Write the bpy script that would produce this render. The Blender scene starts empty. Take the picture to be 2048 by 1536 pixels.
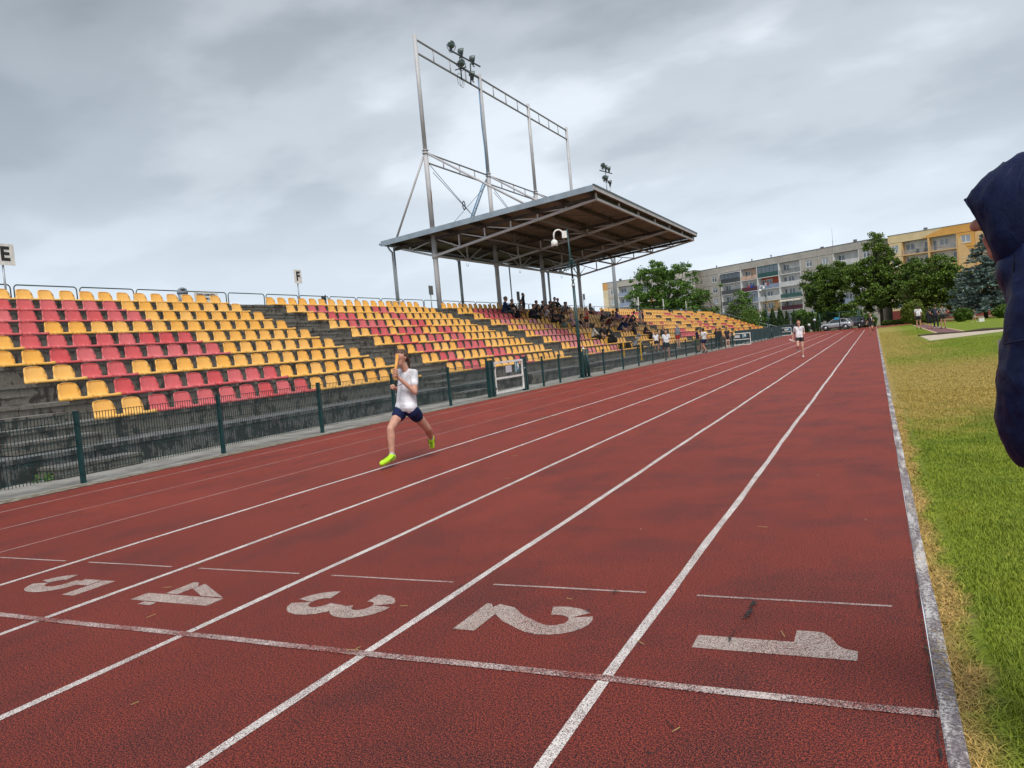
import bpy, bmesh, math, random
import numpy as np
from mathutils import Vector, Matrix
random.seed(7); rng = np.random.default_rng(11)
sc = bpy.context.scene
COL = sc.collection
# ---------------------------------------------------------------- camera
FPX, CAMX, CAMH = 1546.68, -0.11996, 1.40019
RR = Vector((0.90169539, 0.4229799, -0.08962936))
UU = Vector((0.06214236, 0.07836423, 0.99498612))
FF = Vector((-0.42788286, 0.90274418, -0.0443757))
cd = bpy.data.cameras.new('camera'); cam = bpy.data.objects.new('camera', cd); COL.objects.link(cam)
cam.matrix_world = Matrix(((RR.x, UU.x, -FF.x, CAMX), (RR.y, UU.y, -FF.y, 0), (RR.z, UU.z, -FF.z, CAMH), (0, 0, 0, 1)))
cd.sensor_width = 36; cd.lens = 36 * FPX / 2048; cd.clip_start = 0.05; cd.clip_end = 3000
sc.camera = cam
# ---------------------------------------------------------------- sky and sun
w = bpy.data.worlds.new('World'); sc.world = w; w.use_nodes = True
nt = w.node_tree; nt.nodes.clear()
def N(nt, t, **k):
    n = nt.nodes.new(t)
    for a, b in k.items():
        if a in n.inputs.keys() if isinstance(a, str) else False: n.inputs[a].default_value = b
        else: setattr(n, a, b)
    return n
SUN_EL, SUN_AZ = math.radians(56), math.radians(146)
out = N(nt, 'ShaderNodeOutputWorld'); bg = N(nt, 'ShaderNodeBackground'); bg.inputs[1].default_value = 0.12
sky = N(nt, 'ShaderNodeTexSky', sky_type='NISHITA', sun_disc=False, sun_elevation=SUN_EL, sun_rotation=SUN_AZ, air_density=1.2, dust_density=3.0)
tc = N(nt, 'ShaderNodeTexCoord'); sep = N(nt, 'ShaderNodeSeparateXYZ'); nt.links.new(tc.outputs['Generated'], sep.inputs[0])
def M(nt, op, a, b=None, c=None, clamp=False):
    n = nt.nodes.new('ShaderNodeMath'); n.operation = op; n.use_clamp = clamp
    for i, v in enumerate((a, b, c)):
        if v is None: continue
        if isinstance(v, (int, float)): n.inputs[i].default_value = v
        else: nt.links.new(v, n.inputs[i])
    return n.outputs[0]
def ramp(nt, fac, stops, interp='EASE'):
    n = nt.nodes.new('ShaderNodeValToRGB'); n.color_ramp.interpolation = interp
    e = n.color_ramp.elements
    while len(e) < len(stops): e.new(0.5)
    for i, (p, c) in enumerate(stops):
        e[i].position = p; e[i].color = (c[0], c[1], c[2], 1) if not isinstance(c, (int, float)) else (c, c, c, 1)
    nt.links.new(fac, n.inputs[0]); return n.outputs[0]
zc = M(nt, 'MAXIMUM', sep.outputs[2], 0.0)
den = M(nt, 'ADD', zc, 0.24)
u_ = M(nt, 'DIVIDE', sep.outputs[0], den); v_ = M(nt, 'DIVIDE', sep.outputs[1], den)
cmb = N(nt, 'ShaderNodeCombineXYZ'); nt.links.new(u_, cmb.inputs[0]); nt.links.new(v_, cmb.inputs[1])
def noise(nt, vec, scale, detail=4, rough=0.55, dist=0.0, dim='3D'):
    n = nt.nodes.new('ShaderNodeTexNoise'); n.noise_dimensions = dim
    n.inputs['Scale'].default_value = scale; n.inputs['Detail'].default_value = detail
    n.inputs['Roughness'].default_value = rough; n.inputs['Distortion'].default_value = dist
    if vec is not None: nt.links.new(vec, n.inputs['Vector'])
    return n.outputs['Fac']
mp = N(nt, 'ShaderNodeMapping'); nt.links.new(cmb.outputs[0], mp.inputs[0]); mp.inputs['Rotation'].default_value = (0, 0, 0.6); mp.inputs['Scale'].default_value = (1.0, 1.25, 1)
mp.inputs['Location'].default_value = (0.35, 2.1, 0)
n1 = noise(nt, mp.outputs[0], 0.70, 6, 0.50, 0.1)
n2 = noise(nt, mp.outputs[0], 2.4, 5, 0.5, 0.1)
cl = M(nt, 'ADD', M(nt, 'MULTIPLY', n1, 0.78), M(nt, 'MULTIPLY', n2, 0.22))
ccol = ramp(nt, cl, [(0.37, (0.130, 0.150, 0.170)), (0.46, (0.190, 0.212, 0.235)), (0.53, (0.272, 0.297, 0.322)), (0.61, (0.43, 0.46, 0.49))])
hz = ramp(nt, zc, [(0.0, 0.92), (0.10, 0.66), (0.24, 0.25), (0.45, 0.0)])
mx = N(nt, 'ShaderNodeMix', data_type='RGBA'); nt.links.new(hz, mx.inputs['Factor']); nt.links.new(ccol, mx.inputs[6]); mx.inputs[7].default_value = (0.46, 0.52, 0.59, 1)
sc1 = N(nt, 'ShaderNodeMix', data_type='RGBA', blend_type='MULTIPLY'); sc1.inputs['Factor'].default_value = 1
nt.links.new(mx.outputs[2], sc1.inputs[6]); sc1.inputs[7].default_value = (8.0, 8.0, 8.0, 1)
mx2 = N(nt, 'ShaderNodeMix', data_type='RGBA'); mx2.inputs['Factor'].default_value = 0.95
nt.links.new(sky.outputs[0], mx2.inputs[6]); nt.links.new(sc1.outputs[2], mx2.inputs[7])
nt.links.new(mx2.outputs[2], bg.inputs[0]); nt.links.new(bg.outputs[0], out.inputs[0])
ld = bpy.data.lights.new('sun', 'SUN'); ld.energy = 1.5; ld.angle = math.radians(30); ld.color = (1, 0.96, 0.9)
sun = bpy.data.objects.new('sun', ld); COL.objects.link(sun)
sdir = Vector((math.sin(SUN_AZ) * math.cos(SUN_EL), math.cos(SUN_AZ) * math.cos(SUN_EL), math.sin(SUN_EL)))
sun.rotation_euler = sdir.to_track_quat('Z', 'Y').to_euler()
sc.view_settings.view_transform = 'Standard'; sc.view_settings.look = 'None'; sc.view_settings.gamma = 1
sc.view_settings.use_curve_mapping = False; sc.view_settings.exposure = 1.0
# ---------------------------------------------------------------- pixel helpers (photo pixels to places at a real distance)
def ray(px, py): return FF + RR * ((px - 1024) / FPX) - UU * ((py - 768) / FPX)
C0 = Vector((CAMX, 0, CAMH))
def atY(px, py, y): d = ray(px, py); return C0 + d * (y / d.y)
def atX(px, py, x): d = ray(px, py); return C0 + d * ((x - CAMX) / d.x)
def atZ(px, py, z=0.0): d = ray(px, py); return C0 + d * ((z - CAMH) / d.z)
def depth(p): return (Vector(p) - C0).dot(FF)
def topix(p):
    d = Vector(p) - C0; z = d.dot(FF); return 1024 + FPX * d.dot(RR) / z, 768 - FPX * d.dot(UU) / z
# ---------------------------------------------------------------- object helpers
def tag(o, label=None, cat=None, group=None, kind=None):
    if label: o['label'] = label
    if cat: o['category'] = cat
    if group: o['group'] = group
    if kind: o['kind'] = kind
    return o
def empty(name, loc=(0, 0, 0), rz=0.0, label=None, cat=None, group=None):
    o = bpy.data.objects.new(name, None); COL.objects.link(o); o.location = loc; o.rotation_euler = (0, 0, rz)
    o.empty_display_size = 0.1
    return tag(o, label, cat, group)
def link(name, me, parent=None, loc=None, rot=None):
    o = bpy.data.objects.new(name, me); COL.objects.link(o)
    if parent is not None: o.parent = parent
    if loc is not None: o.location = loc
    if rot is not None: o.rotation_euler = rot
    return o
def copy_tree(o, parent=None):
    c = o.copy(); COL.objects.link(c)
    if parent is not None: c.parent = parent
    for ch in list(o.children): copy_tree(ch, c)
    return c
class MB:
    """collects simple shapes as one mesh"""
    def __init__(s): s.v = []; s.f = []; s.m = []; s.sm = []
    def add(s, vs, fs, mi=0, smooth=False):
        b = len(s.v); s.v += [tuple(v) for v in vs]; s.f += [tuple(b + i for i in f) for f in fs]
        s.m += [mi] * len(fs); s.sm += [smooth] * len(fs); return s
    def box(s, x0, y0, z0, x1, y1, z1, mi=0):
        return s.add([(x0, y0, z0), (x1, y0, z0), (x1, y1, z0), (x0, y1, z0), (x0, y0, z1), (x1, y0, z1), (x1, y1, z1), (x0, y1, z1)],
                     [(0, 3, 2, 1), (4, 5, 6, 7), (0, 1, 5, 4), (1, 2, 6, 5), (2, 3, 7, 6), (3, 0, 4, 7)], mi)
    def bar(s, a, b, wx, wy=None, mi=0, up=(0, 0, 1)):
        a = Vector(a); b = Vector(b); wy = wx if wy is None else wy
        d = (b - a).normalized(); u = Vector(up)
        if abs(d.dot(u)) > 0.95: u = Vector((0, 1, 0)) if abs(d.y) < .9 else Vector((1, 0, 0))
        x = d.cross(u).normalized() * wx / 2; y = x.cross(d).normalized() * wy / 2
        vs = [a - x - y, a + x - y, a + x + y, a - x + y, b - x - y, b + x - y, b + x + y, b - x + y]
        return s.add(vs, [(0, 1, 2, 3), (7, 6, 5, 4), (0, 4, 5, 1), (1, 5, 6, 2), (2, 6, 7, 3), (3, 7, 4, 0)], mi)
    def tube(s, pts, r, n=8, mi=0, cap=True):
        pts = [Vector(p) for p in pts]; k = len(pts)
        if not hasattr(r, '__len__'): r = [r] * k
        rings = []; pu = None
        for i, p in enumerate(pts):
            d = ((pts[min(i + 1, k - 1)] - p).normalized() + (p - pts[max(i - 1, 0)]).normalized())
            if d.length < 1e-6: d = Vector((0, 0, 1))
            d.normalize()
            if pu is None: pu = Vector((0, 0, 1)) if abs(d.z) < .9 else Vector((1, 0, 0))
            x = d.cross(pu).normalized(); y = x.cross(d).normalized(); pu = y
            rings += [p + (x * math.cos(t * 2 * math.pi / n) + y * math.sin(t * 2 * math.pi / n)) * r[i] for t in range(n)]
        fs = [(i * n + j, i * n + (j + 1) % n, (i + 1) * n + (j + 1) % n, (i + 1) * n + j) for i in range(k - 1) for j in range(n)]
        if cap: fs += [tuple(range(n))[::-1], tuple(range((k - 1) * n, k * n))]
        return s.add(rings, fs, mi, True)
    def ball(s, c, r, n=8, m=6, mi=0):
        c = Vector(c); r = (r, r, r) if not hasattr(r, '__len__') else r
        vs = [(c.x, c.y, c.z - r[2])]
        for i in range(1, m):
            a = -math.pi / 2 + math.pi * i / m
            vs += [(c.x + r[0] * math.cos(a) * math.cos(2 * math.pi * j / n), c.y + r[1] * math.cos(a) * math.sin(2 * math.pi * j / n), c.z + r[2] * math.sin(a)) for j in range(n)]
        vs += [(c.x, c.y, c.z + r[2])]; L = len(vs) - 1
        fs = [(0, 1 + (j + 1) % n, 1 + j) for j in range(n)]
        fs += [(1 + i * n + j, 1 + i * n + (j + 1) % n, 1 + (i + 1) * n + (j + 1) % n, 1 + (i + 1) * n + j) for i in range(m - 2) for j in range(n)]
        fs += [(L, 1 + (m - 2) * n + j, 1 + (m - 2) * n + (j + 1) % n) for j in range(n)]
        return s.add(vs, fs, mi, True)
    def mesh(s, name, mats):
        me = bpy.data.meshes.new(name); me.from_pydata(s.v, [], s.f)
        for m in (mats if isinstance(mats, (list, tuple)) else [mats]): me.materials.append(m)
        me.polygons.foreach_set('material_index', s.m); me.polygons.foreach_set('use_smooth', s.sm)
        me.update(); return me
    def build(s, name, mats, parent=None, loc=None, rot=None): return link(name, s.mesh(name, mats), parent, loc, rot)
# ---------------------------------------------------------------- materials
MATS = {}
def mat(name, col, rough=0.6, metal=0.0, var=0.0, vscale=3.0, col2=None, bump=0.0, bscale=20.0, spec=0.5, trans=0.0, coat=0.0):
    if name in MATS: return MATS[name]
    m = bpy.data.materials.new(name); m.use_nodes = True; nt = m.node_tree; b = nt.nodes['Principled BSDF']
    b.inputs['Base Color'].default_value = (*col, 1); b.inputs['Roughness'].default_value = rough
    b.inputs['Metallic'].default_value = metal; b.inputs['Specular IOR Level'].default_value = spec
    b.inputs['Transmission Weight'].default_value = trans; b.inputs['Coat Weight'].default_value = coat
    tcn = nt.nodes.new('ShaderNodeTexCoord')
    if var > 0 or col2 is not None:
        n = noise(nt, tcn.outputs['Object'], vscale, 5, 0.6)
        c2 = col2 if col2 is not None else tuple(max(0, c * (1 - var)) for c in col)
        c1 = col if col2 is not None else tuple(c * (1 + var * .5) for c in col)
        nt.links.new(ramp(nt, n, [(0.38, c1), (0.64, c2)]), b.inputs['Base Color'])
    if bump > 0:
        bn = nt.nodes.new('ShaderNodeBump'); bn.inputs['Strength'].default_value = bump; bn.inputs['Distance'].default_value = 0.02
        nt.links.new(noise(nt, tcn.outputs['Object'], bscale, 4, 0.6), bn.inputs['Height']); nt.links.new(bn.outputs[0], b.inputs['Normal'])
    MATS[name] = m; return m
def newmat(name):
    m = bpy.data.materials.new(name); m.use_nodes = True; MATS[name] = m
    nt = m.node_tree; return m, nt, nt.nodes['Principled BSDF']
def geopos(nt):
    return nt.nodes.new('ShaderNodeNewGeometry').outputs['Position']
def mixc(nt, f, a, b, blend='MIX'):
    n = nt.nodes.new('ShaderNodeMix'); n.data_type = 'RGBA'; n.blend_type = blend
    if isinstance(f, (int, float)): n.inputs[0].default_value = f
    else: nt.links.new(f, n.inputs[0])
    for i, v in ((6, a), (7, b)):
        if isinstance(v, tuple): n.inputs[i].default_value = (*v[:3], 1)
        else: nt.links.new(v, n.inputs[i])
    return n.outputs[2]
def scaled(nt, vec, sx, sy, sz):
    n = nt.nodes.new('ShaderNodeMapping'); n.inputs['Scale'].default_value = (sx, sy, sz); nt.links.new(vec, n.inputs[0]); return n.outputs[0]
def bump_in(nt, b, h, st, dist=0.01):
    n = nt.nodes.new('ShaderNodeBump'); n.inputs['Strength'].default_value = st; n.inputs['Distance'].default_value = dist
    nt.links.new(h, n.inputs['Height']); nt.links.new(n.outputs[0], b.inputs['Normal'])
# running track rubber
def track_color(nt, P):
    g1 = noise(nt, P, 190, 2, 0.7); g2 = noise(nt, P, 95, 3, 0.75)
    sp = M(nt, 'ADD', M(nt, 'MULTIPLY', g1, 0.55), M(nt, 'MULTIPLY', g2, 0.45))
    big = noise(nt, P, 0.55, 5, 0.62, 0.4); mid = noise(nt, scaled(nt, P, 1.0, 0.45, 1), 1.9, 5, 0.65)
    red = ramp(nt, big, [(0.3, (0.265, 0.042, 0.028)), (0.5, (0.315, 0.048, 0.030)), (0.7, (0.365, 0.058, 0.036))])
    dark = mixc(nt, ramp(nt, mid, [(0.47, 0.0), (0.68, 0.45)]), red, (0.085, 0.032, 0.032))
    # view-angle sheen put into the colour as blacker grain towards the finish line, scuffed patches in the inner lanes
    sepn = nt.nodes.new('ShaderNodeSeparateXYZ'); nt.links.new(P, sepn.inputs[0])
    inn = ramp(nt, M(nt, 'MULTIPLY', M(nt, 'ADD', sepn.outputs[0], 6.0), 0.166), [(0.15, 0.0), (0.75, 1.0)]); scf = noise(nt, scaled(nt, P, 0.8, 1.3, 1), 1.25, 6, 0.66, 0.3)
    scuff = M(nt, 'MULTIPLY', M(nt, 'MULTIPLY', M(nt, 'SUBTRACT', scf, 0.47), 6.0, clamp=True), M(nt, 'MULTIPLY', inn, 0.42))
    dark = mixc(nt, scuff, dark, (0.062, 0.030, 0.032))
    near = ramp(nt, M(nt, 'MULTIPLY', sepn.outputs[1], 0.05), [(0.10, 0.05), (0.32, 0.022), (0.9, 0.0)], 'LINEAR')
    thr = M(nt, 'SUBTRACT', 0.497, M(nt, 'SUBTRACT', 0.5, M(nt, 'ADD', 0.5, near)))
    black = M(nt, 'MULTIPLY', M(nt, 'SUBTRACT', thr, sp), 16.0, clamp=True)
    hi = M(nt, 'MULTIPLY', M(nt, 'SUBTRACT', sp, 0.53), 12.0, clamp=True)
    c = mixc(nt, M(nt, 'MULTIPLY', black, 0.95), dark, (0.016, 0.010, 0.014))
    c = mixc(nt, M(nt, 'MULTIPLY', hi, 0.62), c, (0.46, 0.085, 0.045))
    return c, sp, sepn
mt, nt, b = newmat('track_rubber')
P = geopos(nt); c, sp, _ = track_color(nt, P)
nt.links.new(c, b.inputs['Base Color']); b.inputs['Roughness'].default_value = 0.62; b.inputs['Specular IOR Level'].default_value = 0.16
bump_in(nt, b, sp, 0.7, 0.012)
def paint_mat(name, col, thr, soft=9.0, patch=0.0, tint=0.0):
    m, nt, b = newmat(name); P = geopos(nt); c, sp, _ = track_color(nt, P)
    pn = noise(nt, P, 2.4, 4, 0.6); fine = noise(nt, P, 210, 2, 0.7)
    h = M(nt, 'ADD', M(nt, 'MULTIPLY', sp, 0.45), M(nt, 'MULTIPLY', fine, 0.55))
    lim = M(nt, 'ADD', thr, M(nt, 'MULTIPLY', M(nt, 'SUBTRACT', pn, 0.5), patch))
    f = M(nt, 'MULTIPLY', M(nt, 'SUBTRACT', h, lim), soft, clamp=True)
    wc = ramp(nt, noise(nt, P, 7, 4, 0.6), [(0.35, tuple(x * 0.82 for x in col)), (0.65, col)])
    nt.links.new(mixc(nt, f, c, wc), b.inputs['Base Color']); b.inputs['Roughness'].default_value = 0.6
    bump_in(nt, b, sp, 0.6, 0.01); return m
M_LINE = paint_mat('white_line_paint', (0.82, 0.77, 0.74), 0.42, 9, 0.12)
M_THIN = paint_mat('thin_line_paint', (0.56, 0.44, 0.41), 0.42, 8, 0.2)
M_FAINT = paint_mat('faint_line_paint', (0.56, 0.34, 0.31), 0.40, 8, 0.2)
M_FIN = paint_mat('worn_finish_paint', (0.70, 0.60, 0.57), 0.48, 9, 0.42)
M_DIG = paint_mat('digit_paint', (0.60, 0.51, 0.46), 0.43, 8, 0.1)
M_TICK = paint_mat('orange_mark_paint', (0.55, 0.28, 0.10), 0.42, 8, 0.2)
# kerb
m, nt, b = newmat('kerb_paint'); P = geopos(nt)
pn = noise(nt, scaled(nt, P, 6, 1.0, 4), 1.6, 5, 0.65); fn = noise(nt, P, 90, 3, 0.7)
f = M(nt, 'MULTIPLY', M(nt, 'SUBTRACT', M(nt, 'ADD', M(nt, 'MULTIPLY', pn, 0.6), M(nt, 'MULTIPLY', fn, 0.4)), 0.495), 12, clamp=True)
nt.links.new(mixc(nt, f, ramp(nt, fn, [(0.35, (0.11, 0.09, 0.10)), (0.65, (0.27, 0.23, 0.24))]), (0.60, 0.57, 0.56)), b.inputs['Base Color']); b.inputs['Roughness'].default_value = 0.7
bump_in(nt, b, fn, 0.6, 0.01); M_KERB = m

# concrete with rain stains
def concrete(name, lo, hi, wet, streak=1.0):
    m, nt, b = newmat(name); P = geopos(nt)
    n1 = noise(nt, P, 2.6, 7, 0.74, 0.5); n2 = noise(nt, scaled(nt, P, 3, 3, 0.35), 2.6, 6, 0.74); n3 = noise(nt, P, 60, 3, 0.7)
    base = ramp(nt, n3, [(0.3, tuple(x * .8 for x in lo)), (0.7, hi)])
    wt = M(nt, 'ADD', M(nt, 'MULTIPLY', n1, 0.6), M(nt, 'MULTIPLY', n2, 0.4 * streak))
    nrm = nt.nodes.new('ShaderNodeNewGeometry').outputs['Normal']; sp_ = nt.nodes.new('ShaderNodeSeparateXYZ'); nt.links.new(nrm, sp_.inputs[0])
    f = M(nt, 'MULTIPLY', M(nt, 'SUBTRACT', wt, wet), 26, clamp=True)
    far_ = nt.nodes.new('ShaderNodeSeparateXYZ'); nt.links.new(P, far_.inputs[0])
    c = mixc(nt, M(nt, 'MULTIPLY', f, 0.88), base, tuple(x * 0.20 for x in lo))
    moss = M(nt, 'MULTIPLY', M(nt, 'SUBTRACT', noise(nt, P, 5.5, 5, 0.7), 0.6), 9, clamp=True)
    c = mixc(nt, M(nt, 'MULTIPLY', moss, 0.5), c, (0.052, 0.05, 0.03))
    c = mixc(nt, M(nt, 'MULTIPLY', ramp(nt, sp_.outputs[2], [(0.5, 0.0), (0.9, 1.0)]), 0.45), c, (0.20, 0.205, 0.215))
    nt.links.new(c, b.inputs['Base Color'])
    nt.links.new(ramp(nt, f, [(0, 0.8), (1, 0.42)]), b.inputs['Roughness'])
    bump_in(nt, b, M(nt, 'ADD', n3, M(nt, 'MULTIPLY', n1, 2.0)), 0.5, 0.02); return m
M_CONC = concrete('old_concrete', (0.125, 0.113, 0.095), (0.25, 0.228, 0.195), 0.515)
M_CONC2 = concrete('dark_wet_concrete', (0.095, 0.095, 0.090), (0.20, 0.195, 0.185), 0.485)
M_PAVE = mat('pale_pavement', (0.30, 0.29, 0.27), 0.85, col2=(0.19, 0.18, 0.16), vscale=2.2, bump=0.5, bscale=40)
# grass colour field shared by the ground sheet and the blades
def grass_color(nt, P, blade=False):
    s = nt.nodes.new('ShaderNodeSeparateXYZ'); nt.links.new(P, s.inputs[0]); X, Yc = s.outputs[0], s.outputs[1]
    w1 = noise(nt, P, 1.3, 5, 0.65); w2 = noise(nt, P, 0.22, 4, 0.6); w3 = noise(nt, P, 7, 4, 0.7)
    def smooth(v, a, b):
        n = nt.nodes.new('ShaderNodeMapRange'); n.interpolation_type = 'SMOOTHSTEP'; n.inputs[1].default_value = a; n.inputs[2].default_value = b
        nt.links.new(v, n.inputs[0]); return n.outputs[0]
    yy = M(nt, 'ADD', Yc, M(nt, 'MULTIPLY', M(nt, 'SUBTRACT', w1, 0.5), 9)); xx = M(nt, 'ADD', X, M(nt, 'MULTIPLY', M(nt, 'SUBTRACT', w1, 0.5), 0.5))
    xx2 = M(nt, 'ADD', X, M(nt, 'MULTIPLY', M(nt, 'SUBTRACT', w2, 0.5), 5))
    zone = M(nt, 'MULTIPLY', smooth(yy, 9.0, 13.5), M(nt, 'SUBTRACT', 1.0, smooth(yy, 21, 30)))
    zone = M(nt, 'MULTIPLY', zone, M(nt, 'SUBTRACT', 1.0, smooth(xx2, 3.2, 5.5)))
    strip = M(nt, 'SUBTRACT', 1.0, smooth(xx, 0.08, 0.22))
    band = M(nt, 'MULTIPLY', M(nt, 'MULTIPLY', smooth(yy, 24, 32), M(nt, 'SUBTRACT', 1.0, smooth(xx2, 0.9, 3.2))), 0.62)
    tot = M(nt, 'MAXIMUM', M(nt, 'MAXIMUM', M(nt, 'MULTIPLY', zone, 0.74), strip), band)
    tot = M(nt, 'ADD', tot, M(nt, 'MULTIPLY', M(nt, 'SUBTRACT', w3, 0.5), 0.45), clamp=True)
    g = ramp(nt, w1, [(0.3, (0.135, 0.205, 0.020)), (0.55, (0.200, 0.265, 0.024)), (0.75, (0.28, 0.32, 0.036))])
    d = ramp(nt, w3, [(0.3, (0.40, 0.265, 0.085)), (0.7, (0.52, 0.37, 0.145))])
    c = mixc(nt, tot, g, d)
    return c, w3
m, nt, b = newmat('grass_ground'); P = geopos(nt); c, w3 = grass_color(nt, P)
fine = noise(nt, scaled(nt, P, 1, 0.6, 1), 34, 4, 0.75)
nt.links.new(mixc(nt, ramp(nt, fine, [(0.36, 0.75), (0.56, 0.0)]), c, mixc(nt, 0.6, c, (0.028, 0.04, 0.006))), b.inputs['Base Color'])
b.inputs['Roughness'].default_value = 0.9; b.inputs['Specular IOR Level'].default_value = 0.15; bump_in(nt, b, fine, 0.9, 0.05); M_GRASS = m
m, nt, b = newmat('grass_blade'); P = geopos(nt); c, w3 = grass_color(nt, P)
ri = nt.nodes.new('ShaderNodeNewGeometry').outputs['Random Per Island']
nt.links.new(mixc(nt, 1.0, c, ramp(nt, ri, [(0.0, (0.65, 0.68, 0.5)), (0.6, (1.1, 1.08, 0.9)), (1.0, (1.6, 1.4, 1.3))], 'LINEAR'), 'MULTIPLY'), b.inputs['Base Color'])
b.inputs['Roughness'].default_value = 0.6; b.inputs['Specular IOR Level'].default_value = 0.25; M_BLADE = m
# painted steel, plastics
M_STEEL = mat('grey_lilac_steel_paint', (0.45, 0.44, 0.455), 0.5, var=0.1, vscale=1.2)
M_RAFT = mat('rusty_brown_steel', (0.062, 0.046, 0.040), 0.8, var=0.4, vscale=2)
M_DECK = mat('tan_roof_decking', (0.20, 0.172, 0.145), 0.85, var=0.15, vscale=0.9)
M_DECKD = mat('roof_sheet_grey', (0.22, 0.25, 0.28), 0.6)
M_FASC = mat('blue_grey_fascia', (0.25, 0.31, 0.37), 0.45, var=0.15, vscale=1.5)
M_GREEN = mat('dark_green_fence_paint', (0.004, 0.043, 0.045), 0.4, var=0.3, vscale=4)
M_RAIL = mat('grey_green_rail_paint', (0.075, 0.10, 0.10), 0.45)
M_WHITE = mat('white_paint', (0.78, 0.77, 0.74), 0.5, var=0.15, vscale=6)
M_BLACKP = mat('black_print', (0.02, 0.02, 0.022), 0.6)
M_GALV = mat('galvanised_steel', (0.36, 0.39, 0.42), 0.45, 0.5)
M_DARKM = mat('dark_metal', (0.05, 0.055, 0.06), 0.5, 0.4)
M_RUST = mat('rust', (0.16, 0.045, 0.02), 0.85, var=.5, vscale=9)
def seat_mat(name, col, hi):
    m, nt, b = newmat(name)
    oi = nt.nodes.new('ShaderNodeObjectInfo').outputs['Random']; P = geopos(nt)
    n = noise(nt, P, 9, 4, 0.6); st = noise(nt, scaled(nt, P, 12, 12, 1.2), 3.0, 4, 0.65)
    c = mixc(nt, M(nt, 'MULTIPLY', M(nt, 'ADD', M(nt, 'MULTIPLY', n, 0.6), M(nt, 'MULTIPLY', oi, 0.7)), 0.75, clamp=True), col, hi)
    c = mixc(nt, M(nt, 'MULTIPLY', M(nt, 'MULTIPLY', M(nt, 'SUBTRACT', st, 0.52), 5, clamp=True), 0.25), c, tuple(x * 0.45 for x in col))
    nt.links.new(c, b.inputs['Base Color']); b.inputs['Roughness'].default_value = 0.33
    nt.links.new(ramp(nt, n, [(0.3, 0.28), (0.7, 0.5)]), b.inputs['Roughness']); return m
M_SY = seat_mat('yellow_seat_plastic', (0.83, 0.41, 0.050), (0.87, 0.53, 0.17))
M_SR = seat_mat('red_seat_plastic', (0.60, 0.055, 0.058), (0.68, 0.20, 0.21))
M_SP = seat_mat('faded_red_seat_plastic', (0.62, 0.16, 0.16), (0.70, 0.30, 0.30))
# ================================================================ ground
def struct(name, mb, m, **k):
    o = mb.build(name, m) if isinstance(mb, MB) else link(name, mb)
    o['kind'] = 'structure'
    for a, b in k.items(): o[a] = b
    return o
def sheet(name, poly, z, m, **k):
    mb = MB(); mb.add([(x, y, z) for x, y in poly], [tuple(range(len(poly)))]); return struct(name, mb, m, **k)
sheet('ground', [(-400, -60), (-10.5, -60), (-10.5, 600), (-400, 600)], -0.03, M_PAVE)
sheet('ground', [(-10.5, 118), (500, 118), (500, 600), (-10.5, 600)], -0.034, mat('far_lawn', (0.13, 0.15, 0.04), 0.95, col2=(0.24, 0.2, 0.09), vscale=0.15))
sheet('infield_grass', [(0.03, -40), (200, -40), (200, 118), (0.03, 118)], -0.012, M_GRASS)
sheet('running_track', [(-10.42, -20), (0.0, -20), (0.0, 124), (-10.42, 124)], 0.0, M_GRASS and MATS['track_rubber'])
# bend of the oval behind the infield
mb = MB(); cx_, cy_ = 36.5, 100; n = 40
ring = []
for i in range(n + 1):
    a = math.pi - math.pi * i / n
    ring += [(cx_ + 36.5 * math.cos(a), cy_ + 36.5 * math.sin(a) * 0.78, 0.004), (cx_ + 44.5 * math.cos(a), cy_ + 44.5 * math.sin(a) * 0.78, 0.004)]
mb.add(ring, [(2 * i, 2 * i + 1, 2 * i + 3, 2 * i + 2) for i in range(n)]); struct('running_track', mb, MATS['track_rubber'])
mb = MB(); ring = []
for i in range(n + 1):
    a = math.pi - math.pi * i / n
    ring += [(cx_ + 36.1 * math.cos(a), cy_ + 36.1 * math.sin(a) * 0.78, 0.03), (cx_ + 36.5 * math.cos(a), cy_ + 36.5 * math.sin(a) * 0.78, 0.03)]
mb.add(ring, [(2 * i, 2 * i + 1, 2 * i + 3, 2 * i + 2) for i in range(n)]); struct('track_edging', mb, mat('pale_yellow_edging', (0.5, 0.38, 0.2), 0.8))
# kerb along lane one
mb = MB(); prev = None
ys = [-20] + [y * 0.5 for y in range(0, 60)] + list(range(30, 125, 3))
for i in range(len(ys) - 1):
    y0, y1 = ys[i], ys[i + 1] - (0.012 if i % 4 == 3 else 0)
    j = lambda y: 0.003 * math.sin(y * 2.1) + 0.002 * math.sin(y * 5.3)
    a, b2 = j(y0), j(ys[i + 1])
    mb.add([(0.0 + a, y0, 0), (0.062 + a, y0, 0), (0.062 + a, y0, 0.003), (0.056 + a, y0, 0.007), (0.006 + a, y0, 0.007), (0 + a, y0, 0.003),
            (0.0 + b2, y1, 0), (0.062 + b2, y1, 0), (0.062 + b2, y1, 0.003), (0.056 + b2, y1, 0.007), (0.006 + b2, y1, 0.007), (0 + b2, y1, 0.003)],
           [(0, 6, 7, 1), (1, 7, 8, 2), (2, 8, 9, 3), (3, 9, 10, 4), (4, 10, 11, 5), (5, 11, 6, 0), (0, 1, 2, 3, 4, 5), (11, 10, 9, 8, 7, 6)])
struct('track_kerb', mb, M_KERB)
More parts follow.
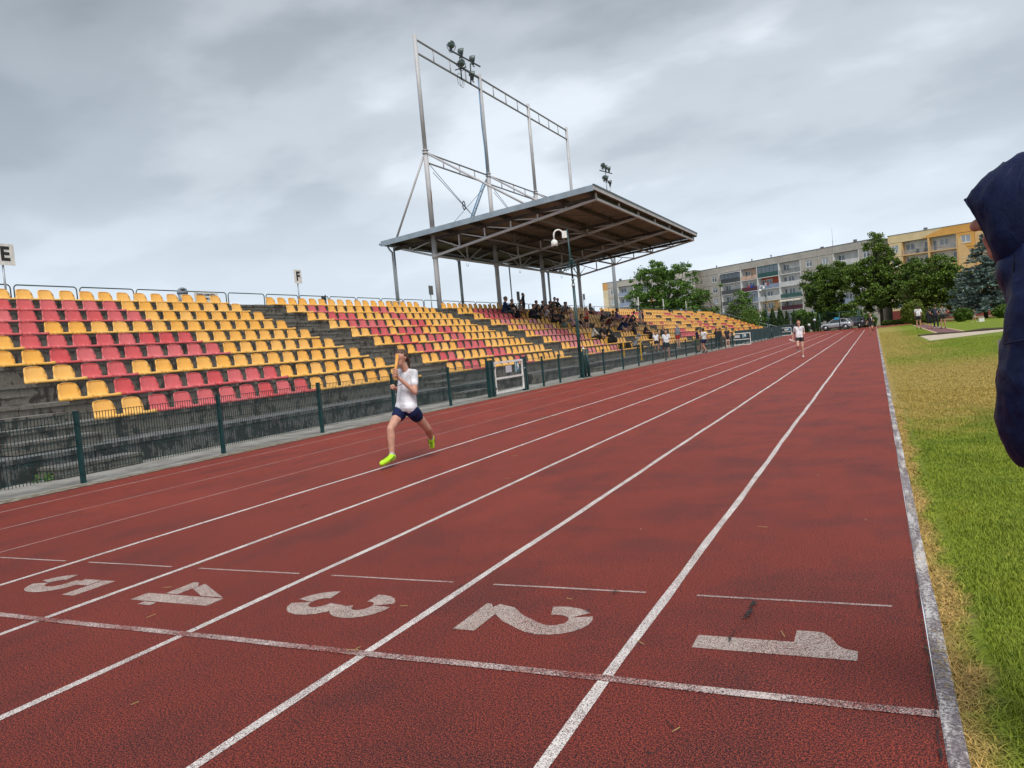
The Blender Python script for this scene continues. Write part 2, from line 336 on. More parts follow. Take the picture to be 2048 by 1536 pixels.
# lane lines: a slightly wavering painted strip each
for k in range(1, 9):
    wd = 0.05 if k <= 5 else (0.034 if k == 8 else 0.024); m = M_LINE if k <= 5 else (M_THIN if k == 8 else M_FAINT)
    mb = MB(); vs = []; yy = [-20 + 0.4 * i for i in range(140)] + list(range(36, 125, 4))
    for y in yy:
        o_ = 0.0045 * math.sin(y * 0.9 + k) + 0.003 * math.sin(y * 2.9 + 2 * k); wv = wd * (1 + 0.1 * math.sin(y * 5 + k))
        vs += [(-1.22 * k + o_ - wv / 2, y, 0.0016), (-1.22 * k + o_ + wv / 2, y, 0.0016)]
    mb.add(vs, [(2 * i, 2 * i + 1, 2 * i + 3, 2 * i + 2) for i in range(len(yy) - 1)]); struct('lane_line', mb, m)
def strip(name, x0, x1, y, wd, m, z, seg=40, wob=0.004):
    mb = MB(); vs = []
    for i in range(seg + 1):
        x = x0 + (x1 - x0) * i / seg; o_ = wob * math.sin(x * 3.1) + wob * .5 * math.sin(x * 9.0)
        vs += [(x, y + o_ - wd / 2, z), (x, y + o_ + wd / 2, z)]
    mb.add(vs, [(2 * i, 2 * i + 2, 2 * i + 3, 2 * i + 1) for i in range(seg)]); return struct(name, mb, m)
strip('finish_line', -9.76, 0.0, 2.975, 0.055, M_FIN, 0.0030)
for k in range(8): strip('start_mark', -1.22 * k - 1.07, -1.22 * k - 0.13, 4.07, 0.022, M_THIN, 0.0016, 8, 0.002)
for y, ks in ((14.2, (1, 2, 3, 4, 5, 6, 7)), (24.0, (2, 3, 4, 5, 6, 7)), (34.5, (1, 3, 5))):
    for k in ks: strip('relay_mark', -1.22 * k - 0.22, -1.22 * k + 0.2, y + 0.08 * math.sin(k * 3), 0.035, M_TICK, 0.006, 4, 0.002)
# lane digits: flat stencil paint (a runs along the digit's width, b along its height)
def stroke(pts, wd):
    L = [Vector((p[0], p[1])) for p in pts]; vs = []
    for i, p in enumerate(L):
        d = (L[min(i + 1, len(L) - 1)] - L[max(i - 1, 0)]).normalized(); nrm = Vector((-d.y, d.x)) * wd / 2
        vs += [p - nrm, p + nrm]
    return vs, [(2 * i, 2 * i + 2, 2 * i + 3, 2 * i + 1) for i in range(len(L) - 1)]
def arc(cx, cy, rx, ry, a0, a1, n=10): return [(cx + rx * math.cos(math.radians(a0 + (a1 - a0) * i / n)), cy + ry * math.sin(math.radians(a0 + (a1 - a0) * i / n))) for i in range(n + 1)]
def poly_(pts): return [Vector(p) for p in pts], [tuple(range(len(pts)))]
W_ = 0.125
DIG = {1: [poly_([(.25, 0), (.40, 0), (.40, .31), (.25, .31)]), poly_([(.25, .3105), (.40, .3105), (.40, .68), (.30, .68), (.285, .63), (.25, .6)]), poly_([(.25, .42), (.25, .6), (.17, .57), (.11, .53), (.11, .42)])],
       2: [stroke(arc(.20, .47, .138, .14, 205, 128, 5), W_), stroke(arc(.20, .47, .138, .14, 118, -38, 9) + [(.215, .245), (.115, .15), (.085, .06)], W_), poly_([(0.03, 0), (.42, 0), (.42, .125), (0.18, .125), (0.03, .03)])],
       3: [stroke(arc(.2, .495, .135, .122, 190, 108, 5), W_), stroke(arc(.2, .495, .135, .122, 96, -78, 9), W_), stroke(arc(.2, .19, .142, .13, 88, -82, 9), W_), stroke(arc(.2, .19, .142, .13, -96, -180, 5), W_)],
       4: [poly_([(.25, 0), (.385, 0), (.385, .68), (.25, .68)]), poly_([(0, .15), (.235, .15), (.235, .262), (0.07, .262), (0, .20)]), poly_([(0.015, .272), (.12, .272), (.235, .47), (.235, .66)]), poly_([(.40, .15), (.45, .15), (.45, .262), (.40, .262)])],
       5: [poly_([(.08, .555), (.40, .555), (.40, .68), (.08, .68)]), poly_([(.08, .36), (.2, .40), (.2, .54), (.08, .54)]), stroke([(.12, .37)] + arc(.2, .215, .14, .15, 75, -82, 10), W_), stroke(arc(.2, .215, .14, .15, -96, -170, 5), W_)],
       6: [stroke(arc(.21, .21, .14, .145, 60, -280, 16), W_), stroke([(.09, .25), (.1, .42), (.18, .56), (.34, .61)], W_)]}
for d, parts in DIG.items():
    mb = MB()
    for vs, fs in parts: mb.add([(-1.22 * (d - 1) - 0.95 + v[1], 3.775 - v[0], 0.0016 + 0.0003 * parts.index((vs, fs))) for v in vs], fs)
    struct('lane_number', mb, M_DIG)
# cracks in the rubber
def crack(pts, wd):
    mb = MB(); r0 = random.Random(int(pts[0][0] * 999)); vs = []
    P_ = []
    for i in range(len(pts) - 1):
        for t in range(16):
            f = t / 16; P_.append((pts[i][0] * (1 - f) + pts[i + 1][0] * f + r0.uniform(-1, 1) * min(.016, wd * .9), pts[i][1] * (1 - f) + pts[i + 1][1] * f))
    for i, (x, y) in enumerate(P_):
        a = wd * max(0.05, r0.gauss(.7, .75)); vs += [(x - a / 2, y, 0.014), (x + a / 2, y + r0.uniform(-.004, .004), 0.014)]
    mb.add(vs, [(2 * i, 2 * i + 1, 2 * i + 3, 2 * i + 2) for i in range(len(P_) - 1)]); return struct('track_crack', mb, mat('crack_shadowless_rubber', (0.018, 0.014, 0.015), 0.9))
crack([(-0.775, 3.72), (-0.77, 3.86), (-0.765, 4.02)], 0.02); crack([(-0.80, 3.46), (-0.79, 3.62)], 0.006)
crack([(-0.012, 2.95), (-0.008, 3.4), (-0.012, 3.9), (-0.008, 4.6)], 0.004); crack([(-0.022, 2.5), (-0.012, 2.95)], 0.005); crack([(-1.52, 4.0), (-1.5, 4.06)], 0.014); crack([(-1.58, 3.69), (-1.55, 3.73)], 0.012)
# litter: blades of dry grass and twigs on the rubber
mb = MB()
for i in range(90):
    y = 2.2 + 30 * random.random() ** 1.6; x = -random.random() * min(9.5, 2 + y * .8); a = random.random() * 6.28; l = random.uniform(.02, .06) * (1 + y * .05)
    mb.bar((x, y, 0.012), (x + l * math.cos(a), y + l * math.sin(a), 0.014), 0.002 + y * .0003, 0.002, random.randint(0, 1))
struct('track_litter', mb, [mat('dry_straw', (0.40, 0.29, 0.11), 0.9), mat('dark_twig', (0.03, 0.02, 0.015), 0.9)])['kind'] = 'stuff'
# long jump runway, sand pit
q = [atZ(1878, 668), atZ(1930, 663), atZ(1848, 648), atZ(1825, 650)]
sheet('long_jump_runway', [(p.x, p.y) for p in q], 0.002, mat('runway_rubber', (0.17, 0.07, 0.065), 0.7, var=.3, vscale=1.5))
for a, b2 in ((q[0], q[3]), (q[1], q[2])): mb = MB(); mb.bar((a.x, a.y, .01), (b2.x, b2.y, .01), .16, .02); struct('runway_edging', mb, mat('pale_yellow_edging', (0.5, 0.38, 0.2), 0.8))
mb = MB(); mb.bar((q[0].x - .2, q[0].y - .25, .02), (q[1].x + 1.0, q[1].y - .25, .02), .22, .04); struct('runway_edging', mb, mat('pinkish_board', (0.5, .36, .33), .8))
mb = MB(); vs = [(2.3, 52.9), (2.28, 43.0), (6.3, 49.6), (8.6, 50.3), (8.6, 54.0), (5.7, 53.4)]
mb.add([(x, y, -0.004) for x, y in vs], [tuple(range(6))]); struct('sand_pit', mb, mat('pale_sand', (0.50, 0.42, 0.32), 0.95, var=.2, vscale=2, bump=.6, bscale=6))
for i in range(5):
    vsx = [(2.25, 52.95), (3.7, 53.3), (5.6, 53.7), (7.2, 54.2), (8.7, 54.4)]
mb = MB(); pts = [(2.2, 53.0, 0.0), (3.4, 53.4, .03), (4.4, 53.35, .02), (5.7, 53.7, .06), (7.0, 54.0, .03), (8.6, 54.3, .05)]; mb.tube(pts, [.07, .09, .05, .1, .07, .08], 6); struct('pit_edge', mb, mat('dark_soil', (0.06, 0.045, 0.03), .95, bump=.6))
# pavement strip beyond the fence, soil and moss along the track edge
sheet('pavement', [(-14.5, -10), (-10.47, -10), (-10.47, 121), (-14.5, 121)], -0.006, M_PAVE)
mb = MB(); vs = []; ys = [i * 0.35 for i in range(-20, 300)]
for y in ys: vs += [(-10.68 - .09 * math.sin(y * 1.3) - .05 * random.random(), y, 0.006), (-10.44 + 0.02 * random.random(), y, 0.006)]
mb.add(vs, [(2 * i, 2 * i + 1, 2 * i + 3, 2 * i + 2) for i in range(len(ys) - 1)]); struct('soil_strip', mb, mat('mossy_soil', (0.13, 0.105, 0.07), .95, col2=(0.26, 0.24, 0.2), vscale=9))
# bank behind the stand
mb = MB(); mb.add([(-24.4, -20, 3.9), (-24.4, 118, 3.9), (-33, 120, 0), (-33, -20, 0), (-12.3, 119.5, 0), (-24.4, 119.5, 3.9)], [(0, 1, 2, 3)]); struct('embankment', mb, mat('bank_grass', (0.10, 0.14, 0.03), .95, var=.4, vscale=1))
mb = MB(); mb.add([(-12.3, 117.3, 0.3), (-24.4, 117.3, 3.8), (-33, 118, 0), (-24.4, 124, 0), (-12.3, 122, 0)], [(0, 1, 3, 4), (1, 2, 3)]); struct('embankment', mb, MATS['bank_grass'])
# ---------------------------------------------------------------- grass blades and weeds
def blades(name, N_, x0f, x1f, y0, y1, powr, hmin, hmax, wd, lean=0.5, keep=None):
    y = y0 + (y1 - y0) * rng.random(N_) ** powr; x = x0f(y) + (x1f(y) - x0f(y)) * rng.random(N_)
    if keep is not None: k = keep(x, y); x = x[k]; y = y[k]
    n = len(x); h = rng.uniform(hmin, hmax, n) * (0.65 + 0.5 * np.sin(x * 3.1 + y * 2.2) ** 2) ; a = rng.uniform(0, 6.283, n)
    dx = np.cos(a); dy = np.sin(a); ln = h * rng.uniform(0.1, 1, n) * lean * 2; ww = wd * (0.6 + 0.8 * rng.random(n)) * (1 + y * 0.06)
    px = -dy * ww; py = dx * ww; zz = -0.012
    V = np.zeros((n, 5, 3))
    V[:, 0] = np.stack([x - px, y - py, np.full(n, zz)], 1); V[:, 1] = np.stack([x + px, y + py, np.full(n, zz)], 1)
    V[:, 2] = np.stack([x - px * .8 + dx * ln * .35, y - py * .8 + dy * ln * .35, zz + h * .6], 1); V[:, 3] = np.stack([x + px * .8 + dx * ln * .35, y + py * .8 + dy * ln * .35, zz + h * .6], 1)
    V[:, 4] = np.stack([x + dx * ln, y + dy * ln, zz + h], 1)
    b = (np.arange(n) * 5)[:, None]
    tri = np.concatenate([b + np.array([[0, 1, 3]]), b + np.array([[0, 3, 2]]), b + np.array([[2, 3, 4]])], 0)
    me = bpy.data.meshes.new(name); me.vertices.add(n * 5); me.vertices.foreach_set('co', V.reshape(-1))
    me.loops.add(len(tri) * 3); me.loops.foreach_set('vertex_index', tri.reshape(-1).astype(np.int32))
    me.polygons.add(len(tri)); me.polygons.foreach_set('loop_start', np.arange(len(tri), dtype=np.int32) * 3); me.polygons.foreach_set('loop_total', np.full(len(tri), 3, dtype=np.int32))
    me.materials.append(M_BLADE); me.update(); me.validate()
    o = link(name, me); o['kind'] = 'stuff'; return o
edge = lambda y: 0.22 + 0.135 * y
blades('grass', 260000, lambda y: 0.22 + 0 * y, lambda y: 0.7 + 0.18 * y, 1.6, 16, 1.5, 0.012, 0.033, 0.0012, 0.7)
blades('grass', 190000, lambda y: 0.14 + 0 * y, lambda y: 1.0 + 0.16 * y, 14, 74, 1.35, 0.010, 0.027, 0.0018, 0.7, lambda x, y: ~((x > 2.1) & (y > 42.8) & (y < 55)) & ~((x > 3.2) & (y > 42.8)))
blades('dry_grass', 16000, lambda y: 0.05 + 0 * y, lambda y: 0.20 + 0.03 * np.sin(y * 3) , 1.6, 14, 1.4, 0.012, 0.03, 0.0016, 2.2)
# weeds at the foot of the stand
# ================================================================ grandstand
PX, PZ = 0.9798, 0.39625; XA, ZA = -13.6714, 0.78635; Y0, PER, PIT = 9.8703, 13.5724, 0.632514; NB = 8
blkY = [Y0 + PER * b for b in range(NB)]; BLEN = 18 * PIT; FR = 0.33      # tread front edge in front of the seat's back corner
stand = empty('grandstand', (XA, 60, 0), 0, 'long weathered concrete grandstand with nine tiers of yellow and red seats', 'grandstand')
LOC = Vector((XA, 60, 0))
def spart(name, mb, m): o = mb.build(name, m, stand); o.location = -LOC; return o
YS0, YSE = -9.0, blkY[-1] + BLEN + 0.5
edges = [YS0, Y0 - 0.95] + [b + PER - 0.95 for b in blkY[:-1]] + [YSE]
for k in range(-1, 9):
    zt = ZA + PZ * k; xf = XA - PX * k + FR; xb = xf - PX - 0.1 if k < 8 else -24.4
    for i in range(len(edges) - 1):
        mb = MB(); y0, y1 = edges[i] + 0.008, edges[i + 1] - 0.008
        dz = 0.006 * math.sin(i * 3.3 + k * 1.7); zb = zt - PZ - 0.05 if k >= 0 else -0.05
        mb.box(xb, y0, zb if k < 8 else zt - PZ - .05, xf - 0.03, y1, zt - 0.075 + dz); mb.box(xb, y0, zt - 0.075 + dz, xf, y1, zt + dz)     # riser set back under a thin tread lip
        spart('concrete_step', mb, M_CONC2 if k < 0 else M_CONC)
for b in range(-1, NB):                                                      # aisle stairs between the seat blocks
    yb = Y0 + PER * b + BLEN + 0.18 if b >= 0 else Y0 - 2.0
    for k in range(-1, 9):
        zt = ZA + PZ * k; xf = XA - PX * k + FR
        mb = MB(); mb.box(xf - .02, yb, zt - PZ + .01, xf + PX * 0.5, yb + 1.55, zt - PZ * .5 - .045); mb.box(xf - .02, yb - .015, zt - PZ * .5 - .045, xf + PX * 0.5 + .02, yb + 1.565, zt - PZ * .5)
        spart('stair_step', mb, M_CONC)
# black box painted as the shade of an opening under the first step at the left, precast pipe block behind the fence
mb = MB(); mb.box(-12.38, -9, 0.0, -12.2, 7.2, 0.30); spart('recess_shade', mb, mat('recess_shade_black', (0.022, 0.022, 0.022), 0.8))
mb = MB(); mb.box(-12.3, 27.3, 0, -12.02, 28.3, 0.36); spart('concrete_block', mb, M_CONC)
# yellow hand posts inside the covered block
for k in range(9):
    mb = MB(); x = XA - PX * k + FR; y = blkY[2] + PIT * 10 + .04; z = ZA + PZ * k
    mb.box(x - .03, y - .045, z - .4, x + .03, y + .045, z + .44); spart('yellow_post', mb, mat('yellow_post_paint', (0.68, 0.38, 0.03), 0.45))
mb = MB(); x, y, z = XA + PX + FR, blkY[2] + PIT * 10.2, 0.39; mb.box(x - .03, y, 0.1, x + .03, y + .08, 1.35); mb.box(x - .035, y - .35, 1.25, x + .035, y + .5, 1.33); spart('yellow_post', mb, MATS['yellow_post_paint'])
# ---------------------------------------------------------------- seats
def seat_mesh():
    prof = [(-0.080, .348, .12), (-0.086, .343, .150), (-0.088, .330, .178), (-0.084, .308, .200), (-0.076, .27, .217), (-0.06, .20, .236), (-0.035, .12, .247), (0.0, .065, .25), (.05, .042, .252), (.13, .036, .255), (.22, .044, .258), (.31, .056, .256), (.36, .050, .25), (.372, .03, .245), (.372, .0, .245)]
    nu = 9; vs = []
    for j, (x, z, hw) in enumerate(prof):
        for i in range(nu):
            u = i / (nu - 1) * 2 - 1; s = u
            bulge = (abs(u) ** 3) * (0.012 + .007 * j if j < 6 else (0.03 if j == 6 else 0.0)); up = -(abs(u) ** 3) * 0.012 if j < 2 else ((abs(u) ** 2.5) * 0.018 if j > 8 and j < 13 else 0)
            vs.append((x + bulge, 0.27 + hw * s, z + up))
    fs = [(j * nu + i, (j + 1) * nu + i, (j + 1) * nu + i + 1, j * nu + i + 1) for j in range(len(prof) - 1) for i in range(nu - 1)]
    bm = bmesh.new(); V = [bm.verts.new(v) for v in vs]
    for f in fs: bm.faces.new([V[i] for i in f])
    # side skirts of the pan
    for i in (0, nu - 1):
        prev = None
        for j in range(5, len(prof)):
            a = V[j * nu + i]; bz = -0.004 if j > 6 else (0.02 if j == 6 else .1); bb = bm.verts.new((a.co.x, a.co.y, min(a.co.z, bz)))
            if prev and j > 5: bm.faces.new([prev[0], prev[1], bb, a] if i == 0 else [a, bb, prev[1], prev[0]])
            prev = (a, bb)
    bmesh.ops.remove_doubles(bm, verts=bm.verts, dist=0.0008)
    bmesh.ops.recalc_face_normals(bm, faces=bm.faces)
    bmesh.ops.solidify(bm, geom=bm.faces[:], thickness=0.009)
    me = bpy.data.meshes.new('seat'); bm.to_mesh(me); bm.free()
    me.polygons.foreach_set('use_smooth', [True] * len(me.polygons)); return me
SM = {}
base_seat = seat_mesh()
for c, m in (('Y', M_SY), ('R', M_SR), ('P', M_SP)):
    me = base_seat.copy(); me.materials.append(m); SM[c] = me
Y_ = 'Y'
def rowpat(s):     # "2Y8R8Y"
    o = ''; n_ = ''
    for ch in s:
        if ch.isdigit(): n_ += ch
        else: o += ch * int(n_); n_ = ''
    return o
PAT = {0: ['2Y8R8Y', '2Y8R8Y', '2Y2R14Y', '2Y8R8Y', '2Y8R8Y', '2Y2R14Y', '2Y8R8Y', '4Y6R8Y', '18Y'],
       1: ['2Y2R5Y2R7Y', '2Y2R4Y3R7Y', '2Y2R3Y4R7Y', '2Y2R2Y2R1Y2R7Y', '2Y2R1Y3R2Y2R6Y', '2Y4R3Y2R7Y', '2Y3R4Y2R7Y', '2Y2R5Y2R7Y', '18Y'],
       2: ['2Y2P4Y2P8Y', '2Y2P4Y2P8Y', '2Y8P8Y', '2Y5P3R8Y', '2Y2P4Y2P8Y', '2Y2P4Y2P8Y', '2Y8R8Y', '3Y6R9Y', '18Y'],
       3: ['18Y', '18Y', '9Y2R7Y', '18Y', '18Y', '18Y', '16Y2R', '12Y6R', '18Y'],
       4: ['6Y2R10Y', '9R9Y', '3Y7R8Y', '18Y', '2Y2R4Y2R8Y', '2Y2R14Y', '5R13Y', '10Y6R2Y', '18Y'],
       5: ['2Y2R4Y2R8Y', '18Y', '4Y2R2Y4R6Y', '6Y2R2Y5R3Y', '7Y2R3Y4R2Y', '9Y2R7Y', '9Y7R2Y', '8Y5R5Y', '18Y'],
       6: ['2R3Y2R11Y', '4Y2R4Y2R6Y', '3Y6R9Y', '5Y6R7Y', '4Y2R12Y', '6Y2R4Y2R4Y', '10Y2R6Y', '8Y2R8Y', '10Y2R6Y'],
       7: ['4Y2R4Y2R6Y', '3Y2R4Y2R7Y', '7Y2R3Y2R4Y', '6Y2R3Y2R5Y', '6Y2R4Y2R4Y', '8Y3R7Y', '8Y2R8Y', '9Y2R7Y', '18Y']}
ORD = ['first', 'second', 'third', 'fourth', 'fifth', 'sixth', 'seventh', 'eighth', 'ninth', 'tenth', 'eleventh', 'twelfth', 'thirteenth', 'fourteenth', 'fifteenth', 'sixteenth', 'seventeenth', 'eighteenth', 'nineteenth', 'twentieth']
ROWN = ['front', 'second', 'third', 'fourth', 'middle', 'sixth', 'seventh', 'eighth', 'top']
CN = {'Y': 'yellow', 'R': 'red', 'P': 'faded pink'}
BN = ['nearest block', 'second block', 'third block', 'fourth block']
TENS = {20: 'twenty', 30: 'thirty', 40: 'forty', 50: 'fifty'}
ORD += [TENS[20 + 10 * ((i - 20) // 10)] + '-' + ORD[(i % 10)] if (i % 10) != 9 else {29: 'thirtieth', 39: 'fortieth', 49: 'fiftieth', 59: 'sixtieth'}[i] for i in range(20, 60)]
allseats = []
for b in range(NB):
    for k in range(9):
        pt = rowpat(PAT[b][k])
        for i in range(18):
            pos = Vector((XA - PX * k, blkY[b] + PIT * i + .01, ZA + PZ * k)); allseats.append((depth(pos), b, k, i, pt[i], pos))
vis = [s for s in allseats if topix(s[5] + Vector((.2, .5, .1)))[0] > 2]
vis.sort(key=lambda s: s[0]); near = vis[:299]
for d, b, k, i, c, pos in near:
    o = link('stadium_seat', SM[c], None, pos + Vector((random.uniform(-.006, .006), random.uniform(-.008, .008), 0)), (0, 0, random.uniform(-.012, .012)))
    tag(o, '%s plastic seat, %s from the left in the %s row, %s' % (CN[c], ORD[i], ROWN[k], BN[b]), 'seat', 'plastic seats on the grandstand')
nv = len(base_seat.vertices); base_co = np.array([v.co[:] for v in base_seat.vertices])
polys = [tuple(p.vertices) for p in base_seat.polygons]; lt = np.array([len(p) for p in polys]); lv = np.concatenate([np.array(p) for p in polys])
rest = vis[299:]
cidx = {'Y': 0, 'R': 1, 'P': 2}
V = np.concatenate([base_co + np.array(s[5][:]) for s in rest]); L = np.concatenate([lv + nv * j for j in range(len(rest))]); LT = np.tile(lt, len(rest))
me = bpy.data.meshes.new('stadium_seats'); me.vertices.add(len(V)); me.vertices.foreach_set('co', V.reshape(-1)); me.loops.add(len(L)); me.loops.foreach_set('vertex_index', L.astype(np.int32))
me.polygons.add(len(LT)); me.polygons.foreach_set('loop_start', (np.cumsum(LT) - LT).astype(np.int32)); me.polygons.foreach_set('loop_total', LT.astype(np.int32))
for m in (M_SY, M_SR, M_SP): me.materials.append(m)
me.polygons.foreach_set('material_index', np.repeat([cidx[s[4]] for s in rest], len(lt)).astype(np.int32)); me.polygons.foreach_set('use_smooth', np.ones(len(LT), dtype=bool)); me.update()
tag(link('stadium_seat', me), 'further rows of yellow and red plastic seats running to the far end', 'seats', 'plastic seats on the grandstand', 'stuff')
# ---------------------------------------------------------------- rails along the top walkway
def rail_mesh():
    mb = MB(); L_ = 1.93; h = .57; z0 = 0; r = .1
    pts = [(0, 0, z0 - .1), (0, 0, h - r)] + [(0, r - r * math.cos(t), h - r + r * math.sin(t)) for t in (.5, 1.1)] + [(0, r, h), (0, L_ - r, h)] + [(0, L_ - r + r * math.sin(t), h - r + r * math.cos(t)) for t in (.5, 1.1)] + [(0, L_, h - r), (0, L_, z0 - .1)]
    mb.tube(pts, .02, 6); return mb.mesh('railing_loop', M_RAIL)
RM = rail_mesh(); mbx = MB(); mbx.tube([(0, 0, .06), (0, 1.93, .06)], .018, 6); RB = mbx.mesh('rail_bar', M_RAIL)
j = -2
while 14.18 + 2.034 * j < 112:
    y = 14.18 + 2.034 * j; zz = 3.955 + (0 if y < 60 else .0)
    o = empty('railing', (-22.3, y, zz)); link('top_tube', RM, o); link('bottom_bar', RB, o)
    jj = j + 3
    nm = 'green grey tubular railing loop behind the top row, %s from the left edge' % ORD[jj - 1]
    tag(o, nm, 'railing', 'railing loops behind the top row')
    j += 1
# sloping rails at the far end of the stand
for q_, xo in ((0, 0), (1, 1.9)):
    o = empty('stair_railing', (-23, 117.6 + xo, 3.9), 0, ['sloping tube railing running down the far end of the stand', 'second sloping railing beyond the first at the stand end'][q_], 'railing')
    for h in (.55, 1.05):
        mb = MB(); mb.tube([(0, 0, h), (10.6, 0, h - 3.9)], .03, 6); mb.build('hand_rail', M_GALV, o)
    for t in range(7):
        mb = MB(); mb.tube([(10.6 * t / 6, 0, -3.9 * t / 6 - .1), (10.6 * t / 6, 0, 1.05 - 3.9 * t / 6)], .025, 6); mb.build('rail_post', M_GALV, o)
# ================================================================ text helper
TXT = []
def text(name, s, h, m, parent, loc, xdir, updir, bold=0.0, depth_=0.002):
    """flat lettering as mesh, h = letter height, xdir/updir in the parent's frame"""
    cu = bpy.data.curves.new(name, 'FONT'); cu.body = s; cu.size = h / 0.69; cu.align_x = 'CENTER'; cu.align_y = 'CENTER'; cu.extrude = depth_; cu.offset = bold; cu.resolution_u = 3
    o = bpy.data.objects.new(name, cu); COL.objects.link(o); o.parent = parent
    x = Vector(xdir).normalized(); u = Vector(updir).normalized(); z = x.cross(u)
    o.matrix_local = Matrix(((x.x, u.x, z.x, loc[0]), (x.y, u.y, z.y, loc[1]), (x.z, u.z, z.z, loc[2]), (0, 0, 0, 1)))
    TXT.append((o, m, name)); return o
# ================================================================ fence along the track
FX = -10.9
posts = [4.95, 7.59, 10.34, 13.12, 15.9, 18.67, 21.27, 23.81, 26.99, 29.55, 32.25, 35.08, 37.73, 40.44, 43.31, 45.87, 48.59, 51.48, 54.2, 57.03, 59.8, 62.6, 65.3]
posts = [-0.4, 2.3] + posts
fence = empty('mesh_fence', (FX, 20, 0), 0, 'dark green welded mesh fence on square posts between track and grandstand', 'fence')
def fpost(x, y, h=1.06, t=.06, nm='fence_post', par=None, org=None):
    mb = MB(); mb.box(-t / 2, -t / 2, -.02, t / 2, t / 2, h); mb.box(-t / 2 - .006, -t / 2 - .006, h, t / 2 + .006, t / 2 + .006, h + .012)
    mb.box(t / 2, -.02, .11, t / 2 + .014, .02, .15); mb.box(t / 2, -.02, .86, t / 2 + .014, .02, .90)
    par = par or fence; return mb.build(nm, M_GREEN, par, Vector((x, y, 0)) - par.location)
for y in posts: fpost(FX, y)
fpost(FX, 25.39)
def mesh_panel(y0, y1, dense=1):
    mb = MB(); L_ = y1 - y0; n = int(L_ / .05 / dense); r = .0037 if y0 < 20 else .0034
    for i in range(1, n):
        y = y0 + L_ * i / n; mb.bar((0, y, .115), (0, y, 1.035), r * 2, r * 2)
    for z in (.16, .40, .64, .88, 1.025):
        for dx in (-.006, .006): mb.bar((dx, y0, z), (dx, y1, z), .006, .008)
    o = mb.build('wire_mesh', M_GREEN, fence); o.location = Vector((FX, 0, 0)) - fence.location; return o
for i in range(len(posts) - 1):
    y0, y1 = posts[i] + .03, posts[i + 1] - .03
    if posts[i] == 21.27: continue
    if y0 < 60: mesh_panel(y0, y1, 1 if y0 < 20 else 2)
# far stretch with wind-break cloth
far = empty('mesh_fence', (FX, 90, 0), 0, 'far stretch of fence covered with dark green windbreak cloth', 'fence')
for i in range(20):
    y = 68 + i * 2.7; fpost(FX, y, 1.3, .07, 'fence_post', far)
    mb = MB(); mb.box(.045, y + .03, .14, .055, y + 2.67, 1.28); mb.build('windbreak_cloth', mat('green_cloth', (0.010, 0.052, 0.058), .8, var=.4, vscale=1), far, Vector((FX, 0, 0)) - far.location)
# ---------------------------------------------------------------- gates
def gate(name, org, rz, W, label, num):
    g = empty(name, org, rz, label, 'gate')
    mb = MB()
    t = .055
    mb.box(0, -t / 2, .06, t, t / 2, 1.06); mb.box(W - t, -t / 2, .06, W, t / 2, 1.06)
    mb.box(t, -t / 2, .06, W - t, t / 2, .06 + t); mb.box(t, -t / 2, 1.06 - t * 1.2, W - t, t / 2, 1.06); mb.box(t, -t / 2, .50, W - t, t / 2, .50 + t)
    mb.build('gate_frame', M_WHITE, g)
    mb = MB(); n = int(W / .1)
    for i in range(1, n): mb.bar((W * i / n, 0, .1), (W * i / n, 0, 1.0), .004)
    for z in (.3, .8): mb.bar((t, 0, z), (W - t, 0, z), .005)
    mb.build('wire_mesh', M_GREEN, g)
    mb = MB(); mb.box(W * .36, -.045, .68, W * .36 + .42, -.032, .90); p1 = mb.build('notice_board', mat('pale_notice', (0.55, 0.56, 0.6), .5), g)
    mb = MB(); mb.box(W * .68, -.05, .66, W * .68 + .34, -.034, .99); p2 = mb.build('number_plate', mat('teal_sign', (0.02, 0.13, 0.19), .4), g)
    mb = MB(); mb.box(W * .68 + .004, -.052, .664, W * .68 + .10, -.0505, .986); mb.build('plate_edge', mat('pale_teal_sign', (0.32, 0.46, 0.52), .4), g)
    text('gate_number', num, .2, M_WHITE, g, (W * .68 + .215, -.054, .825), (1, 0, 0), (0, 0, 1), .012)
    mb = MB(); mb.tube([(W - .06, -.09, .74), (W + .04, -.09, .76)], .014, 6); mb.tube([(W - .03, -.09, .74), (W - .03, 0, .74)], .012, 6); mb.build('latch_handle', M_GALV, g)
    for z in (.2, .85): mb = MB(); mb.box(-.07, -.03, z, .02, .03, z + .07); mb.build('hinge', M_DARKM, g)
    return g
gate('fence_gate', (FX + .02, 21.50, 0), math.radians(90), 2.13, 'white framed gate with teal number 9 plate in the green fence', '9')
for y in (21.12, 21.38, 23.72, 23.9): fpost(FX, y, 1.12, .11, 'gate_post')
gate('fence_gate', (-11.45, 66.4, 0), 0, 2.0, 'white framed gate with number 8 plate swung open across the track edge', '8')
fpost(FX, 66.3, 1.15, .12, 'gate_post'); fpost(FX, 68.2, 1.15, .12, 'gate_post')
g = gate('fence_gate', (-11.0, 104, 0), 0, 1.3, 'small white framed gate at the far end of the cloth covered fence', '')
